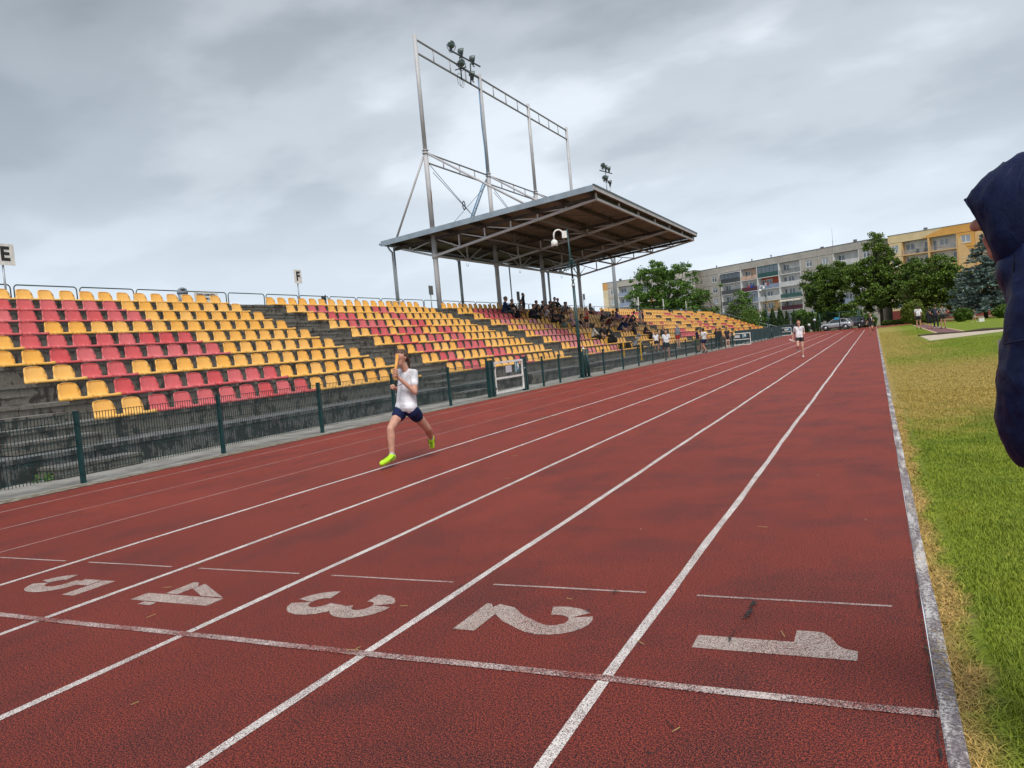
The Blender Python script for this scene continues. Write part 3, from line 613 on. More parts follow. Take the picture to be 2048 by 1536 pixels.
# ---------------------------------------------------------------- camera poles
def cam_pole(loc, label, sc_=1):
    g = empty('camera_pole', loc, math.radians(-62), label, 'pole')
    mb = MB(); mb.tube([(0, 0, 0), (0, -.03, 3.9), ], [.075, .055], 10); mb.tube([(0, -.03, 3.9), (0, -.1, 6.1)], [.04, .034], 10); mb.box(-.14, -.14, 0, .14, .14, .03); mb.build('pole', M_GREEN, g)
    mb = MB(); mb.tube([(.13, .28, 0), (.12, .25, 1.15)], .06, 8); mb.tube([(0, .16, 0), (0, .15, 1.15)], .05, 8); mb.box(-.12, .1, 0, .2, .4, .025); mb.build('base_sleeve', M_GREEN, g)
    mb = MB(); mb.ball((0, .15, 1.17), .055); mb.build('sleeve_cap', M_WHITE, g)
    mb = MB()
    for i in range(7):
        a = i * math.pi * 2 / 7 + .3; mb.bar((.05 * math.cos(a), -.04 + .05 * math.sin(a), 4.85), (.3 * math.cos(a), -.04 + .3 * math.sin(a), 4.4), .018)
    mb.tube([(0, -.04, 4.8), (0, -.04, 4.9)], .08, 8); mb.build('anti_climb_spikes', M_GREEN, g)
    mb = MB(); mb.tube([(0, -.03, 3.72), (0, -.03, 3.86)], .068, 8); mb.tube([(0, -.03, 4.0), (.0, -.03, 4.06)], .07, 8); mb.build('clamp_band', M_GALV, g)
    mb = MB(); mb.box(-.06, -.32, 5.75, .06, -.13, 6.03); mb.build('camera_box', M_WHITE, g)
    mb = MB(); pts = [(0, -.28, 5.86)] + [(0, -.28 - .19 + .19 * math.cos(t), 5.90 + .2 * math.sin(t)) for t in [x * math.pi / 8 for x in range(1, 9)]] + [(0, -.66, 5.70)]; mb.tube(pts, .033, 8); mb.build('camera_arm', M_WHITE, g)
    mb = MB(); mb.tube([(0, -.66, 5.72), (0, -.66, 5.67), (0, -.66, 5.65), (0, -.66, 5.45)], [.06, .10, .13, .135], 12); h = mb.build('dome_camera', M_WHITE, g)
    mb = MB(); mb.ball((0, -.66, 5.45), (.1, .1, .10), 12, 8); mb.build('dome_glass', mat('black_glass', (0.012, 0.012, 0.015), .12), h)
    return g
cam_pole((-11.15, 30.05, 0), 'tall dark green pole with white dome camera beside the covered stand')
cam_pole((-11.1, 92.7, 0), 'distant dark green camera pole near the far end of the seats')
# ---------------------------------------------------------------- sector signs on the walkway
def sector(x, y, z, wy, hy, letter, label, m=M_WHITE, base=3.955, rz=0.0):
    g = empty('sector_sign', (x, y, base), rz, label, 'sign')
    mb = MB(); mb.tube([(0, 0, 0), (0, 0, z - base)], .028, 8); mb.build('sign_post', M_GALV, g)
    mb = MB(); mb.box(.03, -wy / 2, z - base, .05, wy / 2, z - base + hy); mb.build('sign_board', m, g)
    if letter: text('letter', letter, hy * .62, M_BLACKP, g, (.054, .06 if letter == 'E' else 0, z - base + hy * .5), (0, 1, 0), (0, 0, 1), .02)
    return g
bd = mat('dark_sign_back', (0.13, 0.14, 0.14), .6)
sector(-22.1, 13.82, 5.04, .66, .60, 'E', 'white sector sign with black letter E at the left edge')
sector(-22.1, 26.12, 5.0, .46, .58, 'F', 'white sector sign with black letter F above the second block')
sector(-22.1, 36.98, 4.80, .44, .50, '', 'dark grey sign board on a post left of the first column', bd)
sector(-22.1, 48.55, 4.70, .46, .62, '', 'dark grey sign board on a post behind the seated crowd', bd)
sector(-22.1, 61.9, 5.0, .52, .52, 'G', 'white sector sign with black letter G behind the camera pole')
for i, y in enumerate((78.5, 89.0, 101.0)): sector(-22.1, y, 4.75, .35, .9, '', 'narrow white sign post on the far walkway, %s from the left' % ORD[i], M_WHITE)
def notice(y0, y1, z0, z1, lines, label):
    g = empty('notice_board', (-22.24, (y0 + y1) / 2, z0), 0, label, 'sign')
    W = y1 - y0; H = z1 - z0; mb = MB(); mb.box(0, -W / 2, 0, .02, W / 2, H); mb.build('board', M_WHITE, g)
    for s, h, zz, m in lines: text('lettering', s, h, m, g, (.023, 0, H * zz), (0, 1, 0), (0, 0, 1), .003)
    mb = MB()
    for yy in (-W / 2 + .05, W / 2 - .05): mb.tube([(-.03, yy, -.3), (-.03, yy, H)], .015, 6)
    mb.build('post', M_GALV, g); return g
red = mat('red_print', (0.6, 0.05, 0.03), .5)
notice(20.62, 21.72, 3.98, 4.50, [('STREFA ZAMKNIĘTA', .066, .82, M_BLACKP), ('DLA KIBICÓW', .066, .55, M_BLACKP), ('WSTĘP WZBRONIONY', .055, .22, red)], 'white notice reading STREFA ZAMKNIETA on the rail above the first block')
notice(32.9, 34.1, 3.98, 4.42, [('STREFA ZAMKNIĘTA', .09, .8, M_BLACKP), ('DLA KIBICÓW', .09, .5, M_BLACKP), ('WSTĘP WZBRONIONY', .07, .2, red)], 'second white closed zone notice beside the rear roof post')
# small speaker frame on the rail between the second block's signs
g = empty('loudspeaker', (-22.6, 28.5, 3.955), 0, 'small dark loudspeaker on a bracket behind the second block rail', 'loudspeaker')
mb = MB(); mb.box(-.08, -.2, .42, .08, -.05, .62); mb.build('horn', M_DARKM, g); mb = MB(); mb.tube([(0, 0, 0), (0, 0, .68)], .03, 6); mb.bar((0, -.2, .5), (0, .1, .5), .02); mb.build('bracket', M_DARKM, g)
def bin_(y, label):
    g = empty('litter_bin', (-21.95, y, 3.955), math.radians(-35), label, 'bin', None)
    mb = MB(); mb.tube([(0, 0, 0), (0, 0, .42)], [.13, .165], 14); mb.build('bin_body', mat('grey_bin_plastic', (0.25, 0.29, 0.33), .5), g)
    mb = MB(); pr = [(.18, .42), (.185, .47), (.175, .53), (.135, .60), (.07, .64), (0.01, .65)]; mb.tube([(0, 0, z) for r, z in pr], [r for r, z in pr], 14); l = mb.build('bin_lid', mat('grey_bin_lid', (0.20, 0.24, 0.28), .5), g)
    mb = MB(); mb.ball((.115, .0, .54), (.075, .10, .06), 10, 6); mb.build('bin_opening', M_BLACKP, l)
bin_(19.85, 'grey domed litter bin on the walkway above the nearest block'); bin_(97.5, 'grey domed litter bin on the far walkway, left one'); bin_(108.5, 'grey domed litter bin on the far walkway, right one'); bin_(72.0, 'grey domed litter bin on the walkway right of the roof')
# ================================================================ roof over the middle of the stand
YM = [38.2, 46.05, 53.85, 61.75]; XM = -22.3; XF, XB = -12.33, -25.2; YL, YR = 37.25, 62.0
zt = lambda x: 8.17 + (x - XB) / (XF - XB) * 1.02       # top of roof sheet
zc2 = lambda x: zt(x) - .42                              # axis of the top chord
zb = lambda x: (7.05 + (x - XM) / (-12.55 - XM) * (8.66 - 7.05)) if x > XM else 7.05 + (XM - x) / (XM + 25.0) * .85
roof = empty('stand_roof', (XM, 50, 3.9), 0, 'cantilevered steel truss roof with tall grey masts over the middle seats', 'roof')
def rpart(name, mb, m): o = mb.build(name, m, roof); o.location = -Vector((XM, 50, 3.9)); return o
# deck of separate profiled sheets
npan = 12
for i in range(npan):
    y0 = YL + (YR - YL) * i / npan + .005; y1 = YL + (YR - YL) * (i + 1) / npan - .005; mb = MB(); vs = []; fs = []
    nr = 14
    for j in range(nr + 1):
        yy = y0 + (y1 - y0) * j / nr; dz = -.05 if j % 2 else -.10
        vs += [(XB + .05, yy, zt(XB) + dz), (XF - .05, yy, zt(XF) + dz), (XB + .05, yy, zt(XB) + dz + .03), (XF - .05, yy, zt(XF) + dz + .03)]
    for j in range(nr):
        a = 4 * j; fs += [(a, a + 4, a + 5, a + 1), (a + 2, a + 3, a + 7, a + 6)]
    mb.add(vs, fs); rpart('roof_sheet', mb, M_DECK)
# rim: side fascias in lengths, front and back gutter
for yy, s in ((YL, -1), (YR, 1)):
    n = 5
    for i in range(n):
        x0 = XB + (XF - XB) * i / n + .004; x1 = XB + (XF - XB) * (i + 1) / n - .004
        mb = MB(); y0_, y1_ = (yy - .05, yy) if s < 0 else (yy, yy + .05)
        mb.add([(x0, y0_, zt(x0) - .27), (x1, y0_, zt(x1) - .27), (x1, y1_, zt(x1) - .27), (x0, y1_, zt(x0) - .27), (x0, y0_, zt(x0) + .02), (x1, y0_, zt(x1) + .02), (x1, y1_, zt(x1) + .02), (x0, y1_, zt(x0) + .02)], [(0, 3, 2, 1), (4, 5, 6, 7), (0, 1, 5, 4), (1, 2, 6, 5), (2, 3, 7, 6), (3, 0, 4, 7)])
        rpart('side_fascia', mb, M_FASC)
mb = MB(); mb.box(XF, YL - .05, zt(XF) - .22, XF + .03, YR + .05, zt(XF) - .03); rpart('front_fascia', mb, M_STEEL)
mb = MB(); mb.box(XF - .02, YL - .06, zt(XF) - .03, XF + .06, YR + .06, zt(XF) + .05); rpart('front_capping', mb, mat('dark_slate_capping', (0.05, 0.065, 0.08), .4))
mb = MB(); mb.tube([(XB - .04, YL - .06, zt(XB) - .14), (XB - .08, YR + .1, zt(XB) - .12)], .08, 8); rpart('back_gutter', mb, M_FASC)
# purlins and edge beam
for x in (-24.6, -22.9, -21.2, -19.5, -17.8, -16.1, -14.4, -12.75):
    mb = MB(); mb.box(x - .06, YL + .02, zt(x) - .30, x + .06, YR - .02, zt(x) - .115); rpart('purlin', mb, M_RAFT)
nodesX = [XM, -20.67, -19.05, -17.45, -15.85, -14.2, -12.55]
for yi, y in enumerate(YM):
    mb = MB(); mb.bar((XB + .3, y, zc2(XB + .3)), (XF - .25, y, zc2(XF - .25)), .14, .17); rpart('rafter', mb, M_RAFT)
    mb = MB(); mb.bar((XM, y, zb(XM)), (-12.55, y, zb(-12.55)), .125); rpart('bottom_chord', mb, M_STEEL)
    mb = MB(); mb.bar((XM, y, zb(XM)), (-25.0, y, zb(-25.0)), .12); rpart('back_chord', mb, M_STEEL)
    for i, x in enumerate(nodesX[1:]):
        mb = MB(); mb.bar((x, y, zb(x)), (x, y, zc2(x)), .07 if i < 5 else .11); rpart('truss_vertical', mb, M_STEEL)
        mb = MB(); px_ = nodesX[i]; mb.bar((px_ + (.2 if i == 0 else 0), y, zc2(px_) - .02), (x, y, zb(x) + .05), .06); rpart('truss_diagonal', mb, M_STEEL)
    mb = MB(); x = -23.9; mb.bar((x, y, zb(x)), (x, y, zc2(x)), .06); rpart('truss_vertical', mb, M_STEEL)
    mb = MB(); mb.bar((x, y, zb(x)), (XM - .1, y, zc2(XM) - .05), .05); rpart('truss_diagonal', mb, M_STEEL)
    # columns below the roof, masts above
    mb = MB(); mb.tube([(XM, y, 3.5), (XM, y, 8.6)], .145, 14); mb.tube([(XM, y, 6.9), (XM, y, 7.2)], .18, 14); rpart('column', mb, M_STEEL)
    mb = MB()
    if yi < 3: mb.tube([(XM, y, 8.6), (XM, y, 12.9)], .14, 14); mb.tube([(XM, y, 12.9), (XM, y, 19.4)], .118, 14)
    else: mb.tube([(XM, y, 8.6), (XM, y, 19.4)], .118, 14)
    rpart('mast', mb, M_STEEL)
    mb = MB(); mb.tube([(XM, y, 12.78), (XM, y, 12.83)], .19, 14); mb.tube([(XM, y, 12.95), (XM, y, 12.99)], .19, 14); mb.tube([(XM, y, 8.42), (XM, y, 8.62)], .2, 14); rpart('mast_flange', mb, M_STEEL)
    # slim back posts and downpipe
    mb = MB(); mb.tube([(-25.0, y, 3.2), (-25.0, y, zb(-25.0) + .15)], .055, 8); rpart('back_post', mb, M_GALV)
    if yi in (0, 1, 3): mb = MB(); mb.tube([(-25.35, y - .1, 8.0), (-25.25, y - .08, 7.8), (-25.02, y - .18, 7.6), (-25.0, y - .18, 3.2)], .055, 8); rpart('downpipe', mb, M_GALV)
M_TRD = mat('dark_brown_steel', (0.16, 0.125, 0.115), .6)  # darker brown tone for the inner trusses
# trusses running along the roof
def ltruss(x, ztop, zbot, step, m, wb, wt, vee, ya=YM[0], yb2=YM[-1]):
    mb = MB(); mb.bar((x, ya, zbot), (x, yb2, zbot), wb); rpart('long_chord', mb, m)
    for a, b2 in zip(YM[:-1], YM[1:]):
        n = step
        for i in range(n + (b2 == YM[-1])):
            y = a + (b2 - a) * i / n
            if i > 0 or x > -12.6: mb = MB(); mb.bar((x, y, zbot), (x, y, ztop), wt); rpart('strut', mb, m)
            if vee and i > 0:
                for s in (-1, 1): mb = MB(); mb.bar((x, y, zbot), (x, y + s * (b2 - a) / n * .5, ztop), wt * .75); rpart('strut', mb, m)
ltruss(-12.55, zt(-12.55) - .2, 8.66, 2, M_STEEL, .12, .09, False)
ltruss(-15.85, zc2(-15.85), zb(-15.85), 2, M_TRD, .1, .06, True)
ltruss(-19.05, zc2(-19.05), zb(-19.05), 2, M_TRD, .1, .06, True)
ltruss(XM, zc2(XM), 7.05, 2, M_STEEL, .11, .07, True)
mb = MB(); mb.tube([(-22.45, 38.2, 7.22), (-22.45, 61.7, 7.05)], .06, 8); mb.ball((-22.45, 43.0, 7.18), .14); rpart('service_pipe', mb, M_DARKM)
for yc in (42.2, 50, 58):
    mb = MB(); mb.tube([(-22.4, yc + .16 * math.cos(t), 6.9 + .2 * math.sin(t)) for t in [math.pi + i * math.pi / 8 for i in range(9)]], .013, 5); rpart('cable_loop', mb, M_WHITE)
for a, b2 in zip(YM[:-1], YM[1:]):       # thin wind bracing under the deck
    for xa, xb_ in ((-12.7, -15.85), (-15.85, -19.05), (-19.05, -22.3)):
        mb = MB(); mb.bar((xa, a, zt(xa) - .5), (xb_, b2, zt(xb_) - .5), .02); mb.bar((xa, b2, zt(xa) - .5), (xb_, a, zt(xb_) - .5), .02); rpart('wind_brace', mb, M_RAFT)
# upper ladder beams between the masts
def ladder(z1, z0, w1, nrung, y0s, sag=0):
    for a, b2 in zip(y0s[:-1], y0s[1:]):
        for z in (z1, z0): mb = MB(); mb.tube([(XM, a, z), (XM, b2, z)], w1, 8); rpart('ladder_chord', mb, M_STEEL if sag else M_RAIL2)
        for i in range(1, nrung + 1): y = a + (b2 - a) * i / (nrung + 1); mb = MB(); mb.tube([(XM, y, z0), (XM, y, z1)], .035, 6); rpart('ladder_rung', mb, M_STEEL)
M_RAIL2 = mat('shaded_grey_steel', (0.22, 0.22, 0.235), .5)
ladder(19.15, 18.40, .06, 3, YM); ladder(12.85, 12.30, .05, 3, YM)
# hangers forward to the roof, stays backward
for yi, y in enumerate(YM[:3]):
    mb = MB(); mb.tube([(XM + .15, y, 12.75), (-16.2, y, zt(-16.2) - .05)], .06, 10); rpart('hanger_tube', mb, M_STEEL)
    mb = MB(); mb.tube([(XM - .15, y, 12.65), (-24.85, y, 8.2)], .062, 10); rpart('back_stay', mb, M_STEEL if yi != 1 else mat('blue_wrapped_tube', (0.22, 0.30, 0.38), .35, var=.5, vscale=5))
    nx = YM[yi + 1]
    for dy in (0, .45): mb = MB(); mb.tube([(XM, y + .2 + dy, 12.3 - dy), (XM, nx - .2, 8.7 + dy * .3)], .018, 5); rpart('tie_rod', mb, M_DARKM)
    mb = MB(); mb.tube([(XM, y + 2.2, 9.0), (XM, nx - .2, 12.3)], .014, 5); rpart('tie_rod', mb, M_DARKM)
    mb = MB(); yc, zc_ = y + 4.05, 10.42; mb.tube([(XM, yc + .16 * math.cos(t), zc_ + .26 * math.sin(t)) for t in [i * math.pi / 6 for i in range(13)]], .03, 6); rpart('tie_ring', mb, M_DARKM)
mb = MB(); mb.box(XM + .13, 38.15, 9.9, XM + .144, 38.22, 10.7); rpart('rust_streak', mb, M_RUST)
mb = MB(); mb.tube([(XM - .02, 45.86, 19.0), (XM - .02, 45.78, 16.0), (XM - .02, 45.9, 14.6), (XM, 45.85, 12.9)], .03, 6); mb.tube([(XM - .4, 45.95, 12.4), (XM - 2.4, 45.98, 8.7)], .04, 6); rpart('blue_cable', mb, mat('blue_cable', (0.10, 0.27, 0.46), .4))
# ---------------------------------------------------------------- floodlights
def lamp(par, base, aim, r=.30, arm=.5):
    base = Vector(base); aim = Vector(aim).normalized(); c = base + Vector((0, 0, arm)); s = aim.cross(Vector((0, 0, 1))).normalized(); up = s.cross(aim)
    pr = [(-.30, .1), (-.26, .17), (-.12, .24), (0, r * .97), (.03, r)]
    mb = MB(); mb.tube([c + aim * t for t, q in pr], [q * r / .30 for t, q in pr], 14); h = mb.build('lamp_housing', mat('grey_green_lamp', (0.11, 0.14, 0.14), .45, .2), par)
    mb = MB(); mb.tube([c + aim * .03, c + aim * .05], [r * .93, r * .9], 14); mb.build('lamp_glass', mat('dark_lamp_glass', (0.035, 0.06, 0.055), .12, coat=.5), h)
    mb = MB(); mb.tube([c + s * (r + .05), c + s * (r + .04) - up * .15, c - up * (arm * .85) + s * .12, base, c - up * (arm * .85) - s * .12, c - s * (r + .04) - up * .15, c - s * (r + .05)], .02, 6); mb.build('lamp_bracket', M_DARKM, h)
    mb = MB(); bx = c - aim * .05 - up * (r + .02); mb.box(bx.x - .07, bx.y - .07, bx.z - .1, bx.x + .07, bx.y + .07, bx.z + .06); mb.build('ballast_box', M_DARKM, h)
g = empty('floodlight_cluster', (XM, 44.2, 18.95), 0, 'cluster of five round floodlights on the top beam between first masts', 'floodlight')
mb = MB(); mb.bar((.1, -2.05, .75), (.6, .85, .5), .07); mb.bar((.2, -1.6, .0), (.5, .6, -.25), .07); mb.tube([(.1, -.9, -.7), (.1, -.9, .7)], .04, 6); mb.tube([(.15, .2, -.7), (.25, .2, .6)], .04, 6); mb.bar((-.3, -.9, 0), (.5, -.9, 0), .05); mb.build('crossbar', M_DARKM, g)
for (y, z, x, ax) in ((-1.95, .62, .15, (.85, -.55, -.25)), (-.85, .5, .3, (.75, .35, -.2)), (.35, .38, .45, (.8, .55, -.2)), (-1.1, -.25, .3, (.85, -.5, -.3)), (.2, -.62, .4, (.8, .55, -.2))): lamp(g, (x, y, z), ax, .25)
mb = MB()
for yc, zc_, r_ in ((-1.15, -.75, .32), (-.9, -.85, .26)): mb.tube([(.1, yc + r_ * math.cos(t), zc_ + r_ * 1.2 * math.sin(t)) for t in [i * math.pi / 8 for i in range(17)]], .013, 5)
mb.build('coiled_cable', M_DARKM, g)
g = empty('floodlight_mast', (-24.0, 77.1, 3.0), 0, 'slender floodlight mast with six round lamps behind the roof', 'floodlight')
mb = MB(); mb.tube([(0, 0, -1), (0, 0, 11.5)], [.2, .15], 12); mb.tube([(0, 0, 11.5), (0, .1, 15.9)], [.07, .05], 8); mb.build('mast_tube', M_GALV, g)
mb = MB(); mb.bar((-.2, -1.2, 15.6), (.3, 1.3, 15.6), .08); mb.bar((-.1, -.9, 14.9), (.2, 1.0, 14.6), .07); mb.tube([(0, 1.0, 14.6), (0, 1.3, 13.6), (0, 1.0, 13.3), (0, .9, 13.9)], .015, 5); mb.build('crossbar', M_DARKM, g)
for (y, z, ax) in ((-1.0, 15.6, (.8, -.5, -.2)), (.1, 15.6, (.8, .3, -.2)), (1.1, 15.6, (.8, .5, -.2)), (-.8, 14.4, (.8, -.5, -.2)), (0.1, 14.5, (.8, .1, -.3)), (1.1, 14.2, (.8, .5, -.2))): lamp(g, (.15, y, z), ax, .26)
mb = MB()
for i in range(6): mb.box(.26, .1, 9.9 - i * .5, .36, .3, 10.1 - i * .5)
mb.tube([(.3, .2, 10.3), (.28, .3, 8.2), (.22, .25, 7.0)], .03, 6); mb.build('hanging_chain', M_DARKM, g)
# ================================================================ apartment buildings
def hitplane(px, py, P0, P1):
    d = ray(px, py); u = Vector((P1[0] - P0[0], P1[1] - P0[1])); n = Vector((-u.y, u.x))
    t = n.dot(Vector((P0[0] - CAMX, P0[1]))) / n.dot(Vector((d.x, d.y))); h = C0 + d * t
    return (Vector((h.x, h.y)) - Vector(P0)).dot(u.normalized())
M_PAN = mat('pebbledash_panel', (0.44, 0.41, 0.36), .9, col2=(0.38, 0.355, 0.31), vscale=.5, bump=.3, bscale=30)
M_PANJ = mat('panel_backing', (0.26, 0.24, 0.205), .9)
M_GLASS = mat('window_glass', (0.10, 0.13, 0.16), .08, spec=.8)
M_GLASSC = mat('curtained_glass', (0.30, 0.33, 0.37), .25)
M_FRAME = mat('white_window_frame', (0.72, 0.72, 0.7), .5)
WC = {}
def window_meshes(w_, h_, kind):
    k = (round(w_, 1), round(h_, 1), kind)
    if k in WC: return WC[k]
    f = MB(); t = .09; wd, hh = k[0], k[1]
    f.box(0, -.06, 0, t, .06, hh); f.box(wd - t, -.06, 0, wd, .06, hh); f.box(t, -.06, 0, wd - t, .06, t); f.box(t, -.06, hh - t, wd - t, .06, hh)
    if wd > 1.0: f.box(wd / 2 - .06, -.055, t, wd / 2 + .06, .055, hh - t)
    if kind != 'd': f.box(-.05, -.16, -.07, wd + .05, .06, -.01)
    g_ = MB()
    if kind == 'c': g_.box(t, -.01, t, wd - t, .02, hh - t, 1)
    else:
        g_.box(t, -.01, t, wd - t, .02, hh - t, 0)
        if kind == 'w' and random.random() < .6: g_.box(t + .02, -.02, hh * .62, wd - t - .02, -.011, hh - t - .01, 1)
    WC[k] = (f.mesh('window', M_FRAME), g_.mesh('glass', [M_GLASS, M_GLASSC])); return WC[k]
def add_window(par, x, y, z, w_, h_, kind='w', name='window'):
    f, g_ = window_meshes(w_, h_, kind); o = link(name, f, par, (x, y, z)); link('glass', g_, o, (0, 0, 0)); return o
def win_cell(par, x0, x1, z0, fh, m, ww=1.5, wh=1.45, sill=.85, blank=False):
    j = .035; mb = MB(); a, b2 = x0 + j, x1 - j; lo, hi = z0 + j, z0 + fh - j
    if blank: mb.box(a, -.02, lo, b2, .2, hi); mb.build('panel', m, par); return
    c = (x0 + x1) / 2; wl, wr = c - ww / 2, c + ww / 2
    mb.box(a, -.02, lo, wl, .2, hi); mb.box(wr, -.02, lo, b2, .2, hi); mb.box(wl, -.02, lo, wr, .2, z0 + sill); mb.box(wl, -.02, z0 + sill + wh, wr, .2, hi)
    mb.build('panel', m, par); add_window(par, wl, .08, z0 + sill, ww, wh, random.choice('wwc'))
def loggia(par, x0, x1, z0, fh, back, front, fcol, fin=M_FRAME, clutter=0, glazed=False):
    mb = MB(); D = 1.35
    mb.box(x0 + .02, D, z0, x1 - .02, D + .12, z0 + fh, 0); mb.box(x0, -.03, z0, x0 + .14, D, z0 + fh, 1); mb.box(x1 - .14, -.03, z0, x1, D, z0 + fh, 1); mb.box(x0 + .14, -.08, z0, x1 - .14, D, z0 + .16, 1)
    o = mb.build('loggia', [back, fin], par); W = x1 - x0
    flip = random.random() < .5; dx = x0 + .35 if flip else x1 - 1.25; wx = x0 + 1.6 if flip else x0 + .4
    add_window(par, dx, D - .05, z0 + .2, .85, 2.15, random.choice('dcd'), 'balcony_door'); add_window(par, wx, D - .05, z0 + .95, min(1.7, W - 2.2), 1.4, random.choice('wwc'))
    mb = MB(); a, b2 = x0 + .14, x1 - .14
    if front == 'solid': mb.box(a, -.1, z0 + .12, b2, -.03, z0 + 1.12)
    elif front == 'bars':
        n = int(W / .14)
        for i in range(n + 1): mb.bar((a + (b2 - a) * i / n, -.06, z0 + .12), (a + (b2 - a) * i / n, -.06, z0 + 1.1), .025)
        mb.bar((a, -.06, z0 + 1.12), (b2, -.06, z0 + 1.12), .05); mb.bar((a, -.06, z0 + .2), (b2, -.06, z0 + .2), .03)
    elif front == 'slats':
        n = int(W / .22)
        for i in range(n): xx = a + (b2 - a) * i / n; mb.box(xx + .015, -.1, z0 + .14, xx + (b2 - a) / n - .015, -.06, z0 + 1.1)
        mb.bar((a, -.06, z0 + 1.12), (b2, -.06, z0 + 1.12), .05)
    else:
        mb.box(a, -.09, z0 + .10, b2, -.05, z0 + .22); mb.bar((a, -.06, z0 + 1.12), (b2, -.06, z0 + 1.12), .05)
        for i in range(4): mb.bar((a + (b2 - a) * i / 3, -.06, z0 + .12), (a + (b2 - a) * i / 3, -.06, z0 + 1.1), .04)
        mb.box(a, -.075, z0 + .3, b2, -.065, z0 + 1.05)
    mb.build('balcony_front', fcol, par)
    if glazed:
        mb = MB(); n = 5
        for i in range(n + 1): xx = a + (b2 - a) * i / n; mb.box(xx - .03, -.07, z0 + 1.13, xx + .03, -.01, z0 + fh - .1)
        mb.box(a, -.075, z0 + fh - .2, b2, .0, z0 + fh - .02); f = mb.build('balcony_glazing', fcol, par)
        mb = MB(); mb.box(a + .03, -.045, z0 + 1.16, b2 - .03, -.035, z0 + fh - .2); mb.build('glass', M_GLASS, f)
    for c in range(clutter):
        mb = MB(); xx = random.uniform(a + .2, b2 - .5); hh = random.uniform(.25, .5)
        mb.tube([(xx, -.2, z0 + 1.0), (xx, -.2, z0 + 1.15)], [.09, .12], 7, 0)
        for q_ in range(5): mb.ball((xx + random.uniform(-.18, .18), -.2 + random.uniform(-.08, .08), z0 + 1.22 + random.uniform(0, hh * .6)), random.uniform(.07, .14), 6, 4, 1)
        mb.build('flower_pot', [mat('terracotta', (.25, .09, .05), .8), mat('potted_leaves', (.06, .12, .03), .8, var=.5, vscale=20)], par)
def roof_bits(par, W, H, D, seed, mcap):
    r = random.Random(seed)
    mb = MB(); mb.box(-.1, -.08, H, W + .1, D, H + .10); mb.build('roof_edge', mcap, par)
    for i in range(int(W / 9)):
        x = (i + .3 + r.random() * .4) * W / int(W / 9); y = r.uniform(1, 4); mb = MB()
        if r.random() < .6: mb.box(x - .3, y, H + .1, x + .3, y + .5, H + .8)
        else: mb.tube([(x, y, H), (x, y, H + .8)], .12, 8); mb.tube([(x, y, H + .8), (x, y, H + .95)], .2, 8)
        mb.build('chimney', mat('chimney_grey', (.16, .16, .17), .8), par)
white = mat('white_render', (.60, .60, .58), .8, var=.12, vscale=.8)
gt = lambda n, c: mat(n, c, .7, var=.09, vscale=.6)
FH, BZ, PH = 2.8, 1.9, 1.6; HB = 17.5
def building(px0, py0, px1, py1, label, dep):
    p0, p1 = atZ(px0, py0, HB), atZ(px1, py1, HB); P0, P1 = (p0.x, p0.y), (p1.x, p1.y); W = (Vector(P1) - Vector(P0)).length
    g = empty('apartment_building', (P0[0], P0[1], 0), math.atan2(P1[1] - P0[1], P1[0] - P0[0]), label, 'building')
    return g, W, (lambda px, py: hitplane(px, py, P0, P1))
# --- main grey block
g, W, U = building(1384, 545, 1745, 478, 'long grey panel apartment block with mismatched balconies behind the trees', 12)
g['group'] = 'apartment blocks behind the stadium'
mb = MB(); mb.box(0, 1.6, -1, W, 12, HB - .01); mb.box(0, .2, HB - PH, W, 12, HB - .012); mb.box(-.02, .0, -1, .3, 12, HB - .02); mb.build('wall', M_PANJ, g)
for i in range(6): mb = MB(); mb.box(-.08, .1 + i * 2, 0, -.02, 2.02 + i * 2, HB - .1); mb.build('panel', M_PAN, g)
ED = [(1384, 545), (1414, 538), (1439, 533), (1479, 525), (1512, 520), (1555, 511), (1599, 503), (1633, 497), (1664, 491), (1716, 482), (1745, 478)]
E_ = [U(*e) for e in ED]; E_[0] = 0; E_[-1] = W
KIND = ['w', 'w', 'L', 'L', 'L', 'L', 'w', 'w', 'L', 'w']
dg, mr, bl, gr, pk, ye, orr, wht = gt('anthracite_front', (.075, .08, .085)), gt('maroon_front', (.09, .02, .03)), gt('pale_blue_front', (.26, .31, .42)), gt('green_front', (.03, .10, .09)), gt('peach_render', (.62, .42, .32)), gt('ochre_render', (.62, .40, .17)), gt('orange_red_render', (.42, .08, .03)), white
bwn = gt('brown_front', (.22, .17, .13)); lbl = gt('lavender_render', (.36, .40, .55))
# per loggia column: from the lowest floor up (back colour, front kind, front colour, glazed)
LG = {2: [(wht, 'solid', bwn, 0), (wht, 'solid', gt('mossy_front', (.16, .16, .12)), 0), (wht, 'solid', dg, 0), (wht, 'solid', dg, 0), (dg, 'solid', dg, 1)],
      3: [(ye, 'solid', bwn, 0), (wht, 'solid', bwn, 0), (lbl, 'slats', bl, 0), (wht, 'solid', mr, 0), (pk, 'rail', pk, 0)],
      4: [(wht, 'rail', dg, 0), (ye, 'bars', bwn, 0), (wht, 'slats', wht, 0), (orr, 'slats', bl, 0), (wht, 'slats', gr, 1)],
      5: [(wht, 'rail', dg, 0), (wht, 'solid', mr, 0), (wht, 'rail', gr, 0), (wht, 'solid', wht, 0), (wht, 'bars', dg, 0)],
      8: [(wht, 'solid', bwn, 0), (wht, 'solid', bl, 0), (wht, 'solid', wht, 0), (wht, 'solid', wht, 0), (wht, 'solid', wht, 0)]}
